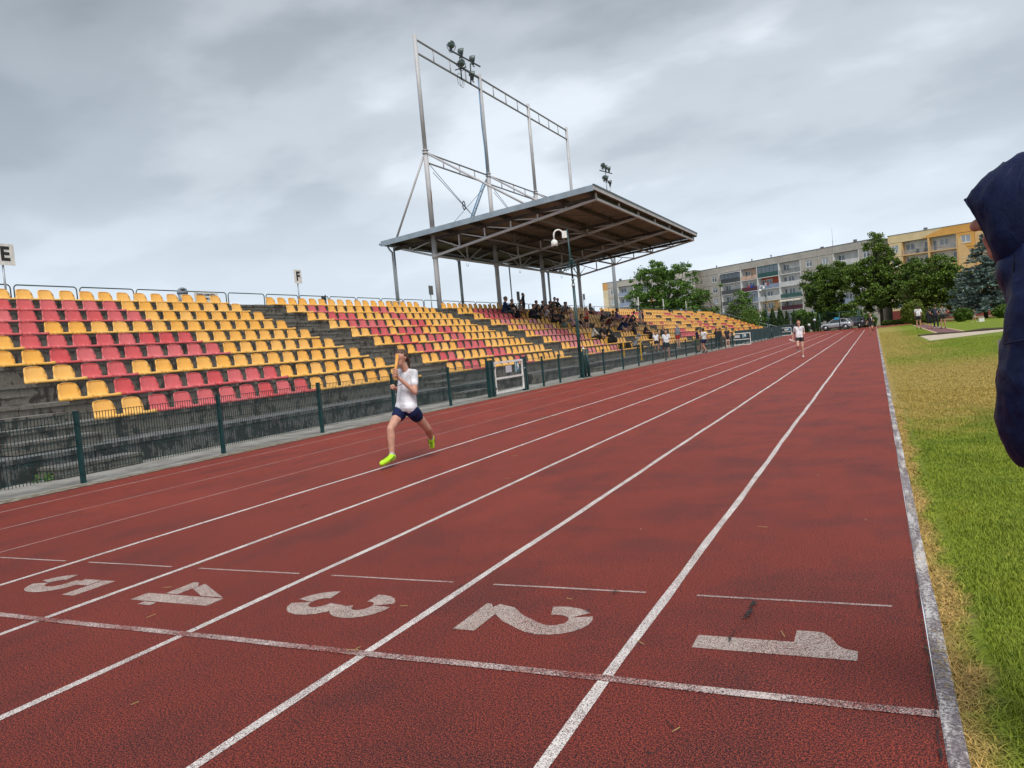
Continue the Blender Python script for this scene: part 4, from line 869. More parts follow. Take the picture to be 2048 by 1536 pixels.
for b in range(len(E_) - 1):
    x0, x1 = E_[b], E_[b + 1]
    for f in range(5):
        z = BZ + FH * f
        if KIND[b] == 'w': win_cell(g, x0, x1, z, FH, M_PAN, min(1.55, (x1 - x0) * .55))
        else: bk, fk, fc, gl = LG[b][f]; loggia(g, x0, x1, z, FH, bk, fk, fc, clutter=(2 if (b, f) in ((3, 4), (4, 1), (5, 1), (3, 2)) else 0), glazed=bool(gl))
    mb = MB(); mb.box(x0 + .03, -.03, HB - PH + .04, x1 - .03, .2, HB - .02); mb.build('panel', M_PAN, g)
    mb = MB(); mb.box(x0 + .03, -.03, -.5, x1 - .03, 1.6, BZ - .03); mb.build('plinth', mat('plinth_render', (.36, .34, .31), .9), g)
    for t in range(5): mb = MB(); xx = x0 + (x1 - x0) * (t + .5) / 5; mb.box(xx - .07, -.04, HB - .95, xx + .07, -.0305, HB - .75); mb.build('vent_hole', M_PANJ, g)
for (b, f, cols) in ((3, 3, ((.35, .03, .05), (.03, .06, .35), (.02, .04, .2))), (4, 3, ((.5, .5, .5), (.3, .05, .05)))):     # washing on the balconies
    for i, c in enumerate(cols): mb = MB(); xx = E_[b] + 2.2 + i * .7; mb.box(xx, -.13, BZ + FH * f + .8, xx + .5, -.105, BZ + FH * f + 1.55); mb.build('hanging_cloth', mat('cloth_%d%d' % (b, i), c, .9), g)
# awnings, dish
mb = MB(); x0, x1 = E_[5], E_[6]; z = BZ + FH * 2 - .3; mb.add([(x0, -.9, z - .25), (x1, -.9, z - .25), (x1, 0, z + .1), (x0, 0, z + .1), (x0, -.9, z - .4), (x1, -.9, z - .4)], [(0, 1, 2, 3), (4, 5, 1, 0)]); mb.build('awning', mat('striped_awning', (.55, .5, .42), .9, var=.4, vscale=5), g)
mb = MB(); x = E_[2]; mb.box(x + .1, -.9, BZ + FH * 5 - .32, E_[3], 0, BZ + FH * 5 - .2); mb.build('awning', M_FRAME, g)
roof_bits(g, W, HB, 12, 5, mat('dark_roof_edge', (.09, .08, .07), .7))
mb = MB(); xa = U(1664, 491); mb.tube([(xa, .3, HB), (xa, .3, HB + 1.3)], .05, 6); mb.tube([(xa, .3, HB + 1.3), (xa, .3, HB + 4.0)], .022, 5); mb.build('antenna', M_DARKM, g)
# --- lower left block behind the tree
g, W, U = building(1205, 567, 1388, 541, 'grey apartment block with a yellow end strip behind the leafy tree', 12); g['group'] = 'apartment blocks behind the stadium'
mb = MB(); mb.box(0, 1.6, -1, W, 12, HB - .01); mb.box(0, .2, HB - PH, W, 12, HB - .012); mb.build('wall', M_PANJ, g)
mb = MB(); mb.box(-.06, -.04, -1, 1.5, 12, HB - 2.0); mb.build('end_strip', gt('cream_yellow_render', (.68, .57, .38)), g); mb = MB(); mb.box(-.06, -.045, HB - 1.97, 1.5, 12, HB - .01); mb.build('end_strip', gt('orange_render', (.62, .33, .11)), g)
NE = [1.5, 4.6, 9.4, 14, 17.5, 20.5, 24, W - .01]; KK = ['w', 'L', 'L', 'w', 'w', 'L', 'w']
for b in range(7):
    x0, x1 = NE[b], NE[b + 1]
    for f in range(5):
        if KK[b] == 'w': win_cell(g, x0, x1, BZ + FH * f, FH, M_PAN if (b, f) != (3, 3) else gt('orange_render', (.62, .33, .11)), 1.4)
        else: loggia(g, x0, x1, BZ + FH * f, FH, white, random.choice(['bars', 'rail', 'slats']), random.choice([wht, bl, gr]))
    mb = MB(); mb.box(x0 + .03, -.03, HB - PH + .04, x1 - .03, .2, HB - .02); mb.build('panel', M_PAN, g)
roof_bits(g, W, HB, 12, 9, mat('dark_roof_edge', (.09, .08, .07), .7))
# --- cream and orange block on the right
g, W, U = building(1775, 473, 1947, 444.5, 'cream and orange rendered apartment block behind the spruce', 12); g['group'] = 'apartment blocks behind the stadium'
CR, OR, PE = gt('cream_render', (.66, .52, .30)), gt('warm_orange_render', (.66, .34, .08)), gt('peach_orange_render', (.68, .44, .20))
mb = MB(); mb.box(0, 1.6, -1, W, 12, HB - .01); mb.box(0, .2, HB - PH, W, 12, HB - .012); mb.build('wall', M_PANJ, g)
mb = MB(); mb.box(W + .02, .2, -1, W + 9, 12, HB - .02); mb.build('wall', PE, g)
ED = [(1775, 473), (1801, 469), (1855, 460), (1912, 450.5), (1947, 444.5)]; E_ = [U(*e) for e in ED]; E_[0] = 0; E_[-1] = W
for b in range(4):
    x0, x1 = E_[b], E_[b + 1]; m = (CR, CR, PE, OR)[b]
    for f in range(5):
        z = BZ + FH * f; mm = m if f > 2 or b < 3 else (PE if f == 2 else CR)
        if b in (0, 3): win_cell(g, x0, x1, z, FH, mm, 1.7 if b else 1.4)
        else: loggia(g, x0, x1, z, FH, white, 'bars', mat('rail_grey', (.3, .31, .33), .5), PE)
    mb = MB(); mb.box(x0, -.03, HB - PH + .04, x1 - .005, .2, HB - .02); mb.build('panel', (CR, CR, CR, OR)[b], g)
    mb = MB(); mb.box(x0, -.03, -.5, x1, 1.6, BZ + .3); mb.build('plinth', gt('brick_red_render', (.20, .035, .03)), g)
zb_ = HB - PH + .05; xm = E_[2]
mb = MB(); mb.add([(xm + 1.2, -.045, zb_), (xm + 4.5, -.045, HB - .03), (E_[3], -.045, HB - .03), (E_[3], -.045, zb_)], [(0, 1, 2, 3)][::-1]); mb.add([(xm - 1.5, -.04, zb_), (xm + 3.0, -.04, HB - .03), (xm + 6.0, -.04, HB - .03), (xm + 4, -.04, zb_)], [(0, 3, 2, 1)]); mb.build('painted_pattern', [OR], g)
mb = MB(); mb.add([(E_[3] + .1, -.04, BZ + FH * 4 + 2.6), (E_[3] + .1, -.04, BZ + FH * 3 + 1.5), (E_[3] + 3.3, -.04, BZ + FH * 3 - .2), (E_[3] + .1, -.04, BZ + FH * 2)], [(0, 1, 2), (1, 3, 2)]); mb.build('painted_pattern', PE, g)
roof_bits(g, W, HB, 12, 3, M_RAIL2)
for i in range(2):
    mb = MB(); xx = E_[1] + 2.6; z = BZ + FH * (3 + i)
    for q_ in (0, 1.5): mb.box(xx + q_, .2, z + .2, xx + q_ + .5, .7, z + .6); mb.box(xx + q_, .65, z + .6, xx + q_ + .5, .7, z + 1.05)
    mb.build('balcony_chair', M_DARKM, g)
# low red wall left of the spruce
a, b2 = atZ(1895, 647, 0), atZ(1950, 636, 0)
g = empty('garden_wall', (14.5, 150, 0), -.1, 'low brick red wall behind the bushes near the spruce', 'wall')
mb = MB(); mb.box(-9, 0, 0, 11, .3, 2.3); mb.build('wall_face', gt('brick_red_render', (.20, .035, .03)), g)
mb = MB(); mb.box(-9, -.05, 2.3, 11, .35, 2.42); mb.build('coping', M_PANJ, g)
# ================================================================ vegetation
def leafmat(name, lo, hi, rough=.55):
    m, nt, b = newmat(name); ri = nt.nodes.new('ShaderNodeNewGeometry').outputs['Random Per Island']
    nt.links.new(ramp(nt, ri, [(0, lo), (.55, tuple((x + y) / 2 for x, y in zip(lo, hi))), (1, hi)], 'LINEAR'), b.inputs['Base Color']); b.inputs['Roughness'].default_value = rough; b.inputs['Specular IOR Level'].default_value = .3; return m
def quads(name, C, size, m, parent=None, flat=0.0, asp=1.6):
    n = len(C); a = rng.normal(size=(n, 3)); a[:, 2] *= (1 - flat); a /= np.linalg.norm(a, axis=1)[:, None]
    t = rng.normal(size=(n, 3)); b = np.cross(a, t); b /= np.linalg.norm(b, axis=1)[:, None]
    s = size * rng.uniform(.6, 1.3, (n, 1)); a *= s * asp / 2; b *= s / 2
    V = np.stack([C - a, C - b + a * .1, C + a, C + b + a * .1], 1).reshape(-1, 3)
    me = bpy.data.meshes.new(name); me.vertices.add(4 * n); me.vertices.foreach_set('co', V.reshape(-1)); me.loops.add(4 * n); me.loops.foreach_set('vertex_index', np.arange(4 * n, dtype=np.int32))
    me.polygons.add(n); me.polygons.foreach_set('loop_start', np.arange(n, dtype=np.int32) * 4); me.polygons.foreach_set('loop_total', np.full(n, 4, dtype=np.int32)); me.materials.append(m); me.update()
    return link(name, me, parent)
M_BARK = mat('bark', (0.075, 0.058, 0.045), .9, var=.4, vscale=6, bump=.5, bscale=15)
def tree(name, base, h, blobs, nclump, nleaf, crad, lsize, m, label, trunk=.25, stems=1, group='trees behind the track', spread=.7, limbs=1.0):
    """blobs: (dx,dy,z,rx,ry,rz) ellipsoids that the crown fills"""
    g = empty(name, base, 0, label, 'tree', group)
    vol = np.array([b[3] * b[4] * b[5] for b in blobs]); idx = rng.choice(len(blobs), nclump, p=vol / vol.sum()); C = []
    for i in idx:
        b = blobs[i]; d = rng.normal(size=3); d /= np.linalg.norm(d); r = rng.random() ** .42
        C.append([b[0] + d[0] * b[3] * r, b[1] + d[1] * b[4] * r, b[2] + d[2] * b[5] * r])
    C = np.array(C)
    k = rng.integers(0, nclump, nleaf); cr = crad * rng.uniform(.55, 1.3, nclump)
    L = C[k] + rng.normal(size=(nleaf, 3)) * cr[k][:, None] * np.array([.55, .55, .34]); L = L[L[:, 2] > .3]
    quads('crown', L, lsize, m, g)
    mb = MB(); zt_ = h * .82
    for s in range(stems):
        sp = (s - (stems - 1) / 2) * spread; top = Vector((sp * 2.2, random.uniform(-.5, .5), zt_))
        pts = [Vector((sp * .25, 0, -.1)), Vector((sp * .5, .1, h * .15)), Vector((sp * 1.0, 0, h * .38)), Vector((sp * 1.6, .1, h * .6)), top]
        mb.tube(pts, [trunk * 1.25, trunk, trunk * .75, trunk * .45, trunk * .12], 8)
    nb = int(min(nclump, 60) * limbs)
    for i in rng.choice(nclump, nb, replace=False):
        c = Vector(C[i]); z0 = max(h * .14, min(c.z - 1.0, c.z * .6)); sp = 0 if stems == 1 else round(c.x / (h * .2) * 1) * spread * .5
        a = Vector((sp * (z0 / h) * 1.5, 0, z0)); mid = (a + c) / 2 + Vector((0, 0, -.06 * (c - a).length)); mb.tube([a, mid, c], [trunk * .32, trunk * .2, .025], 5)
    mb.build('trunk', M_BARK, g); return g
LF1 = leafmat('maple_leaf', (0.020, 0.052, 0.006), (0.150, 0.235, 0.026)); LF2 = leafmat('locust_leaf', (0.035, 0.085, 0.012), (0.13, 0.24, 0.035)); LF3 = leafmat('dark_leaf', (0.015, 0.040, 0.006), (0.125, 0.205, 0.022)); LF4 = leafmat('golden_bush_leaf', (0.045, 0.075, 0.010), (0.19, 0.24, 0.03)); LF5 = leafmat('spruce_needles', (0.05, 0.085, 0.075), (0.20, 0.27, 0.255)); LF6 = leafmat('thuja_leaf', (0.012, 0.032, 0.010), (0.06, 0.11, 0.025))
def place(px, py_top, Yd, dz=0): p = atY(px, py_top, Yd); return Vector((p.x, p.y, 0)), p.z
# locust tree behind the stand, left
b_, ztop = place(1322, 512, 118); R_ = 5.6
tree('locust_tree', b_, ztop, [(-3.0, 0, ztop * .60, 3.0, 3, 3.0), (-.6, 0, ztop * .80, 2.9, 3, 2.6), (2.6, 0, ztop * .72, 2.9, 3, 2.6), (0.5, 0, ztop * .50, 4.8, 3, 2.6), (-3.2, 0, ztop * .34, 2.6, 3, 2.0), (4.2, 0, ztop * .42, 2.2, 2.5, 2.6)], 250, 30000, .60, .18, LF2, 'airy bright green locust tree with forked trunks left of the grey block', .17, 4, spread=1.0)
b_, ztop = place(1437, 535, 118)
tree('young_tree', b_, ztop - .5, [(-2.6, 0, ztop * .62, 1.2, 1.5, 1.2), (-1.8, 0, ztop * .42, 1.4, 1.2, 1.3), (.2, 0, ztop * .25, 2.4, 1.4, 1.5), (2.3, 0, ztop * .52, 1.4, 1, 1.6), (0, 0, ztop * .78, .5, .5, 1.4)], 60, 3400, .5, .16, LF2, 'half bare young tree with thin branches before the grey balconies', .10, 3, spread=1.1)
b_, ztop = place(1490, 560, 120)
tree('small_tree', b_, ztop - 1, [(-.5, 0, ztop * .62, 1.3, 1.2, 1.6), (.5, 0, ztop * .3, 2.4, 1.5, 1.4)], 40, 3000, .55, .16, LF2, 'small loose tree beside the half bare one', .09, 2, spread=.9)
# the three big trees at the end of the straight
b_, ztop = place(1648, 520, 133)
tree('maple_tree', b_, ztop, [(0, 0, ztop * .52, 3.1, 3.2, 4.4), (-1.9, 0, ztop * .68, 2.2, 2.2, 2.0), (1.9, 0, ztop * .76, 2.4, 2.2, 2.2), (0, 0, ztop * .28, 2.6, 2.4, 1.9)], 260, 34000, .58, .20, LF3, 'dense rounded dark green tree behind the silver parked car', .28)
b_, ztop = place(1752, 462, 130)
tree('maple_tree', b_, ztop, [(0, 0, ztop * .84, 1.6, 1.6, 2.7), (0, 0, ztop * .64, 3.2, 3, 2.8), (-3.3, 0, ztop * .52, 3.2, 3, 2.6), (3.4, 0, ztop * .50, 3.6, 3, 2.7), (1.0, 0, ztop * .34, 4.6, 3.4, 2.6), (-2.4, 0, ztop * .25, 2.4, 2, 1.6), (6.2, 0, ztop * .38, 2.4, 2.6, 2.6)], 400, 46000, .58, .20, LF1, 'tallest tree with a pointed crown and dark trunk at the end of the straight', .22, limbs=.5)
b_, ztop = place(1872, 508, 124)
tree('maple_tree', b_, ztop, [(0, 0, ztop * .70, 3.0, 3, 2.7), (-2.4, 0, ztop * .48, 2.8, 3, 2.6), (1.6, 0, ztop * .45, 3.6, 3, 3.2), (0, 0, ztop * .28, 3.8, 3, 2.0)], 260, 32000, .56, .19, LF1, 'broad green tree between the tallest tree and the spruce', .26)
b_, ztop = place(1700, 606, 126)
tree('small_tree', b_, ztop, [(0, 0, ztop * .62, 1.7, 1.5, 1.4)], 40, 4200, .5, .18, LF1, 'small bushy tree between the two parked cars', .09)
b_, ztop = place(1608, 617, 124)
tree('small_tree', b_, ztop, [(0, 0, ztop * .62, 2.1, 1.5, 1.1)], 44, 4200, .5, .18, LF2, 'low fresh green tree above the clipped conifers', .09)
# spruce
p_, ztop = place(1962, 468, 112)
g = empty('spruce_tree', p_, 0, 'blue grey spruce with drooping tiered branches beside the hooded man', 'tree', 'trees behind the track')
mb = MB(); mb.tube([(0, 0, -.1), (0, 0, ztop * .5), (0, 0, ztop)], [.25, .14, .02], 8); mb.build('trunk', M_BARK, g)
pts = []; mbr = MB(); nl = 24
for t in range(nl):
    f = t / (nl - 1); z = 1.7 + (ztop - 1.9) * f ** .92; R0 = 4.5 * (1 - f) ** .80 + .14; nb = max(4, int(15 * (1 - f) + 4))
    for j in range(nb):
        a = random.random() * 6.283; R = R0 * random.uniform(.68, 1.12); dr = -.20 * R + random.uniform(-.1, .1); n = max(8, int(95 * R / 4.5 + 12))
        mbr.tube([(0, 0, z), (R * .55 * math.cos(a), R * .55 * math.sin(a), z + dr * .7), (R * math.cos(a), R * math.sin(a), z + dr * .75)], [.035, .02, .008], 4)
        for i in range(n):
            s = random.random() ** .6; zz = z + dr * math.sin(s * 1.7) * .9; wd = .46 * (1 - s * .55) * (R / 4.5 * .7 + .4)
            pts.append((R * s * math.cos(a) + random.gauss(0, wd * .5), R * s * math.sin(a) + random.gauss(0, wd * .5), zz + random.gauss(0, .055) - abs(random.gauss(0, .07))))
quads('crown', np.array(pts), .15, LF5, g, flat=.5, asp=2.6); mbr.build('branches', M_BARK, g)
# bushes
def bush(px, py0, py1, Yd, wpx, m, label, n=5000, ls=.13, shape=1.0, name='bush', grp='bushes and hedges behind the track', cat='bush'):
    bot = atY(px, py1, Yd); top = atY(px, py0, Yd); Wd = wpx * depth(bot) / FPX; z0 = 0.0; hh = top.z
    g = empty(name, (bot.x, Yd, 0), 0, label, cat, grp); d = rng.normal(size=(n, 3)); d /= np.linalg.norm(d, axis=1)[:, None]; r = (rng.random((n, 1)) ** .22)
    lump = 1 + .10 * np.sin(d[:, :1] * 5 + px) + .07 * np.sin(d[:, 2:] * 9 + d[:, 1:2] * 6)
    P_ = d * r * lump * np.array([Wd / 2, Wd / 2 * .9, hh / 2]); P_[:, 2] += hh / 2
    if shape != 1.0: k = np.clip(P_[:, 2] / hh, 0, 1); P_[:, :2] *= ((1.15 - k) ** shape)[:, None]
    quads('foliage', P_, ls, m, g); mb = MB(); mb.tube([(0, 0, 0), (0, 0, hh * .7)], [.07, .02], 6)
    for i in range(5): a = i * 1.3; mb.tube([(0, 0, .1), (Wd * .3 * math.cos(a), Wd * .3 * math.sin(a), hh * .6)], [.03, .01], 4)
    mb.build('stem', M_BARK, g); return g
bush(1828, 601, 641, 104, 42, LF4, 'round clipped golden green bush behind the four athletes', 11000)
bush(1926, 616, 636, 100, 36, LF3, 'dark low bush left of the spruce trunk', 5000)
bush(2006, 610, 630, 102, 40, LF3, 'dark low bush right of the spruce trunk', 5000)
for i, (px, w_, t_, lab) in enumerate(((1500, 14, 621, 'first'), (1515, 15, 620, 'second'), (1531, 15, 618, 'third'), (1547, 15, 617, 'fourth'), (1562, 15, 616, 'fifth'))):
    bush(px, t_, 655, 121, w_ * 1.15, LF6, 'dark conifer in the clipped hedge, %s from the left' % lab, 2600, .12, .35, 'conifer_bush')
for i, (px, t_, lab) in enumerate(((1575, 620, 'narrow pointed conifer just right of the clipped hedge'), (1590, 618, 'narrow pointed conifer left of the parked silver car'), (1614, 626, 'pointed conifer before the low fresh green tree'), (1627, 623, 'slim conifer touching the ball fence post'), (1637, 627, 'slimmest conifer at the ball fence corner'), (1604, 632, 'squat conifer between two slim ones'))):
    bush(px, t_, 655, 122, 14, LF6, lab, 2000, .11, .9, 'conifer_bush')
bush(1476, 606, 650, 119, 46, LF3, 'dark bush below the brown balconies', 4000); bush(1500, 612, 655, 116, 34, LF2, 'light green bush at the end of the stand', 3000)
bush(1735, 628, 650, 125, 40, LF2, 'fresh green shrub behind the runner in black', 3500)
for i in range(6): bush(1775 + i * 15, 641 - i * 1.5, 652 - i * 1.5, 127, 24, LF3, 'low dark hedge shrub below the golden bush, %s from the left' % ORD[i], 1500, .12, 1.0, 'hedge_shrub')
bush(1862, 625, 640, 110, 40, LF3, 'dark undergrowth shrub below the broad green tree', 2500)
# ================================================================ ball stop fence and parked cars
gf = empty('ball_stop_fence', (-8.5, 118, 0), 0, 'tall green framed ball stop fence in front of the parked cars', 'fence')
def fp(px, pyb, Yd): p = atY(px, pyb, Yd); return Vector((p.x, Yd, 0))
A_ = [fp(1641, 657, 118), fp(1680, 654, 118), fp(1717, 652, 118), fp(1721, 652, 118.3)]
for a in A_: mb = MB(); mb.tube([a, a + Vector((0, 0, 2.55))], .07, 8); o = mb.build('post', M_GREEN, gf); o.location = -gf.location
for z in (2.5, .15): mb = MB(); mb.tube([A_[0] + Vector((0, 0, z)), A_[2] + Vector((0, 0, z))], .035, 6); o = mb.build('rail', M_GREEN, gf); o.location = -gf.location
mb = MB(); a, b2 = A_[0], A_[2]
for i in range(1, 60): p = a.lerp(b2, i / 60); mb.bar(p + Vector((0, 0, .15)), p + Vector((0, 0, 2.5)), .006)
for i in range(1, 9): mb.bar(a + Vector((0, 0, .15 + i * .29)), b2 + Vector((0, 0, .15 + i * .29)), .006)
o = mb.build('wire_mesh', M_GREEN, gf); o.location = -gf.location
p = atY(1673, 637, 117.9); mb = MB(); mb.box(p.x - .3, 117.8, p.z - .15, p.x + .35, 117.83, p.z + .15); o = mb.build('small_sign', mat('bright_blue_sign', (.02, .28, .5), .5), gf); o.location = -gf.location
def car(loc, rz, col, label, S=1.0, kind='suv', clad=(.03, .03, .035)):
    g = empty('parked_car', loc, rz, label, 'car', 'cars parked beyond the fence')
    paint = mat('car_paint_%02d%02d%02d' % tuple(int(c * 99) for c in col), col, .28, .35, coat=.6)
    top = {'suv': [(-2.15, .72, .8), (-2.1, 1.0, .84), (-1.75, 1.12, .86), (-1.2, 1.08, .88), (.6, 1.02, .9), (1.3, .97, .88), (1.9, .84, .82), (2.15, .66, .72), (2.18, .5, .7)],
           'van': [(-2.1, .7, .8), (-2.1, 1.05, .84), (-1.6, 1.1, .88), (.9, 1.08, .9), (1.5, .98, .88), (2.0, .85, .8), (2.1, .6, .75)]}[kind]
    mb = MB(); rings = []
    for x, z, hw in top:
        rings += [(x, -hw * .9, .28), (x, -hw, .45), (x, -hw * 1.0, z * .75), (x, -hw * .93, z), (x, hw * .93, z), (x, hw, z * .75), (x, hw, .45), (x, hw * .9, .28)]
    n = 8; fs = [(i * n + j, i * n + (j + 1) % n, (i + 1) * n + (j + 1) % n, (i + 1) * n + j) for i in range(len(top) - 1) for j in range(n)] + [tuple(range(n))[::-1], tuple(range((len(top) - 1) * n, len(top) * n))]
    mb.add(rings, fs, 0, True)
    for sy in (-1, 1): mb.box(-2.0, sy * .905 - .02, .24, 2.0, sy * .905 + .02, .42, 1)
    body = mb.build('body', [paint, mat('car_cladding', clad, .6)], g)
    gh = {'suv': [(-1.95, 1.08, .74), (-1.55, 1.50, .62), (-.6, 1.62, .62), (.25, 1.56, .62), (1.15, 1.0, .76)], 'van': [(-2.0, 1.05, .76), (-1.85, 1.62, .68), (-.3, 1.70, .68), (.6, 1.62, .66), (1.4, 1.02, .78)]}[kind]
    mb = MB(); rings = []
    for x, z, hw in gh: rings += [(x, -hw - .07, 1.02), (x, -hw, z), (x, hw, z), (x, hw + .07, 1.02)]
    mb.add(rings, [(4 * i + j, 4 * i + (j + 1) % 4, 4 * i + 4 + (j + 1) % 4, 4 * i + 4 + j) for i in range(len(gh) - 1) for j in range(4)] + [(3, 2, 1, 0)], 0, False)
    mb.build('windows', mat('car_glass', (.03, .035, .045), .08, spec=.9), g)
    mb = MB(); rr = []
    for i in range(1, len(gh) - 1): x, z, hw = gh[i]; rr += [(x, -hw - .01, z - .03), (x, -hw * .9, z + .035), (x, hw * .9, z + .035), (x, hw + .01, z - .03)]
    mb.add(rr, [(4 * i + j, 4 * i + j + 1, 4 * i + 5 + j, 4 * i + 4 + j) for i in range(len(gh) - 3) for j in range(3)], 0, True)
    for sy in (-1, 1):
        for i in range(len(gh) - 1): a = gh[i]; b3 = gh[i + 1]; mb.bar((a[0], sy * (a[2] + .012), a[1]), (b3[0], sy * (b3[2] + .012), b3[1]), .07)
        mb.bar((-.65, sy * .66, 1.6), (-.75, sy * .72, 1.02), .09); mb.bar((-1.45, sy * .64, 1.5), (-1.7, sy * .77, 1.05), .18)
    mb.build('roof', paint, g)
    for sx in (-1.32, 1.35):
        for sy in (-1, 1):
            mb = MB(); mb.tube([(sx, sy * .68, .34), (sx, sy * .92, .34)], .34, 18); wh = mb.build('wheel', mat('tyre_rubber', (.012, .012, .013), .8), g)
            mb = MB(); mb.tube([(sx, sy * .90, .34), (sx, sy * .935, .34)], [.23, .22], 12); mb.build('rim', mat('alloy_rim', (.4, .41, .43), .3, .7), wh)
            mb = MB(); mb.tube([(sx + .42 * math.cos(t), sy * .915, .36 + .42 * math.sin(t)) for t in [i * math.pi / 8 for i in range(9)]], .045, 6); mb.build('wheel_arch', mat('car_cladding', clad, .6), g)
    for sy in (-1, 1):
        mb = MB(); mb.ball((1.98, sy * .62, .74), (.17, .16, .09), 8, 6); mb.build('headlight', mat('headlight_glass', (.5, .53, .56), .1), g)
        mb = MB(); mb.ball((-2.1, sy * .68, .92), (.08, .16, .08), 8, 6); mb.build('tail_light', mat('tail_light_red', (.3, .01, .01), .2), g)
        mb = MB(); mb.ball((.75, sy * 1.0, 1.08), (.1, .09, .07), 8, 6); mb.build('mirror', paint, g)
    mb = MB(); mb.box(2.16, -.26, .42, 2.2, .26, .53); mb.build('number_plate', M_WHITE, g); mb = MB(); mb.box(2.12, -.5, .56, 2.19, .5, .68); mb.build('grille', M_BLACKP, g)
    return g
p = atY(1673, 656, 119.5); car((p.x, 119.9, 0), math.radians(171), (.52, .55, .60), 'silver crossover car parked behind the ball stop fence facing left', kind='suv')
p = atY(1735, 650, 126); car((p.x, 126, 0), math.radians(-100), (.46, .50, .56), 'silver car seen from the front right of the ball stop fence', kind='van')
p = atY(1700, 650, 124); car((p.x, 124, 0), math.radians(178), (.03, .03, .04), 'dark estate car mostly hidden behind the silver crossover', kind='van')
p = atY(1568, 655, 118); car((p.x, 118, -.3), math.radians(165), (.07, .09, .12), 'dark blue grey car with only its roof above the cloth fence', kind='van')
# litter bin, globe lamps and boxes at the far edge
for i, (px, py, lab) in enumerate(((1473, 628, 'white globe garden lamp before the hedge'), (1629, 640, 'white globe garden lamp near the ball stop fence'), (1618, 650, 'lower white globe lamp left of the silver car'))):
    q_ = atY(px, py, 120); g = empty('globe_lamp', (q_.x, 120, 0), 0, lab, 'lamp', 'globe lamps by the parking'); mb = MB(); mb.tube([(0, 0, 0), (0, 0, q_.z - .15)], .035, 6); mb.build('lamp_post', M_GREEN, g); mb = MB(); mb.ball((0, 0, q_.z), .2, 12, 8); mb.build('globe', mat('milky_globe', (.6, .65, .7), .3), g)
q_ = atY(1962, 628, 88); g = empty('equipment_box', (q_.x, 88, 0), .1, 'white box standing on the bend near the walking boy', 'box'); mb = MB(); mb.box(-.22, -.2, 0, .22, .2, .33); mb.build('box_body', M_WHITE, g); mb = MB(); mb.box(-.24, -.22, .33, .24, .22, .38); mb.build('lid', M_WHITE, g)
# ================================================================ people
DEFER = []
def solid(name, mb, m, parent, vox, smooth=4, disp=None, extra=None):
    """closed overlapping shapes fused into one continuous skin"""
    o = mb.build(name, m, parent)
    r = o.modifiers.new('r', 'REMESH'); r.mode = 'VOXEL'; r.voxel_size = vox; r.use_smooth_shade = True
    if smooth: s = o.modifiers.new('s', 'SMOOTH'); s.iterations = smooth; s.factor = .5
    for sc__, st in (disp or []):
        tx = bpy.data.textures.new('folds', 'CLOUDS'); tx.noise_scale = sc__; tx.noise_depth = 2
        d = o.modifiers.new('d', 'DISPLACE'); d.texture = tx; d.strength = st; d.mid_level = .5; d.texture_coords = 'LOCAL'
    if extra: extra(o)
    DEFER.append(o); return o
def cap(mb, a, b, ra, rb, n=10):
    a = Vector(a); b = Vector(b); L_ = (b - a).length; d = (b - a) / max(L_, 1e-6); pts = []; rs = []
    for t in (-88, -60, -30): pts.append(a + d * ra * math.sin(math.radians(t))); rs.append(ra * math.cos(math.radians(t)))
    pts += [a, a.lerp(b, .5), b]; rs += [ra, (ra + rb) / 2, rb]
    for t in (30, 60, 88): pts.append(b + d * rb * math.sin(math.radians(t))); rs.append(rb * math.cos(math.radians(t)))
    mb.tube(pts, rs, n)
def skin(n, c): return mat('skin_' + n, c, .55, var=.12, vscale=14, spec=.4)
SK = [skin('a', (.50, .27, .19)), skin('b', (.42, .21, .14)), skin('c', (.56, .33, .25))]
def cloth(c, k='cloth'):
    nm = '%s_%03d_%03d_%03d' % (k, c[0] * 999, c[1] * 999, c[2] * 999)
    return mat(nm, c, .85, var=.3, vscale=5, bump=.35, bscale=14, spec=.25)
WH, NV, BK, GY, RD, OLV = (.70, .70, .73), (.012, .022, .075), (.028, .028, .034), (.20, .21, .23), (.42, .035, .03), (.13, .125, .08)
HAIR = {'dark': mat('dark_hair', (.018, .012, .010), .55, var=.3, vscale=30), 'brown': mat('brown_hair', (.085, .040, .022), .5, var=.45, vscale=30, bump=.6, bscale=60), 'red': mat('auburn_hair', (.26, .085, .035), .5, var=.35, vscale=30), 'grey': mat('grey_hair', (.16, .14, .13), .6), 'fair': mat('fair_hair', (.23, .14, .07), .5)}
SHOE = lambda c: mat('shoe_%03d_%03d_%03d' % (c[0] * 999, c[1] * 999, c[2] * 999), c, .5)
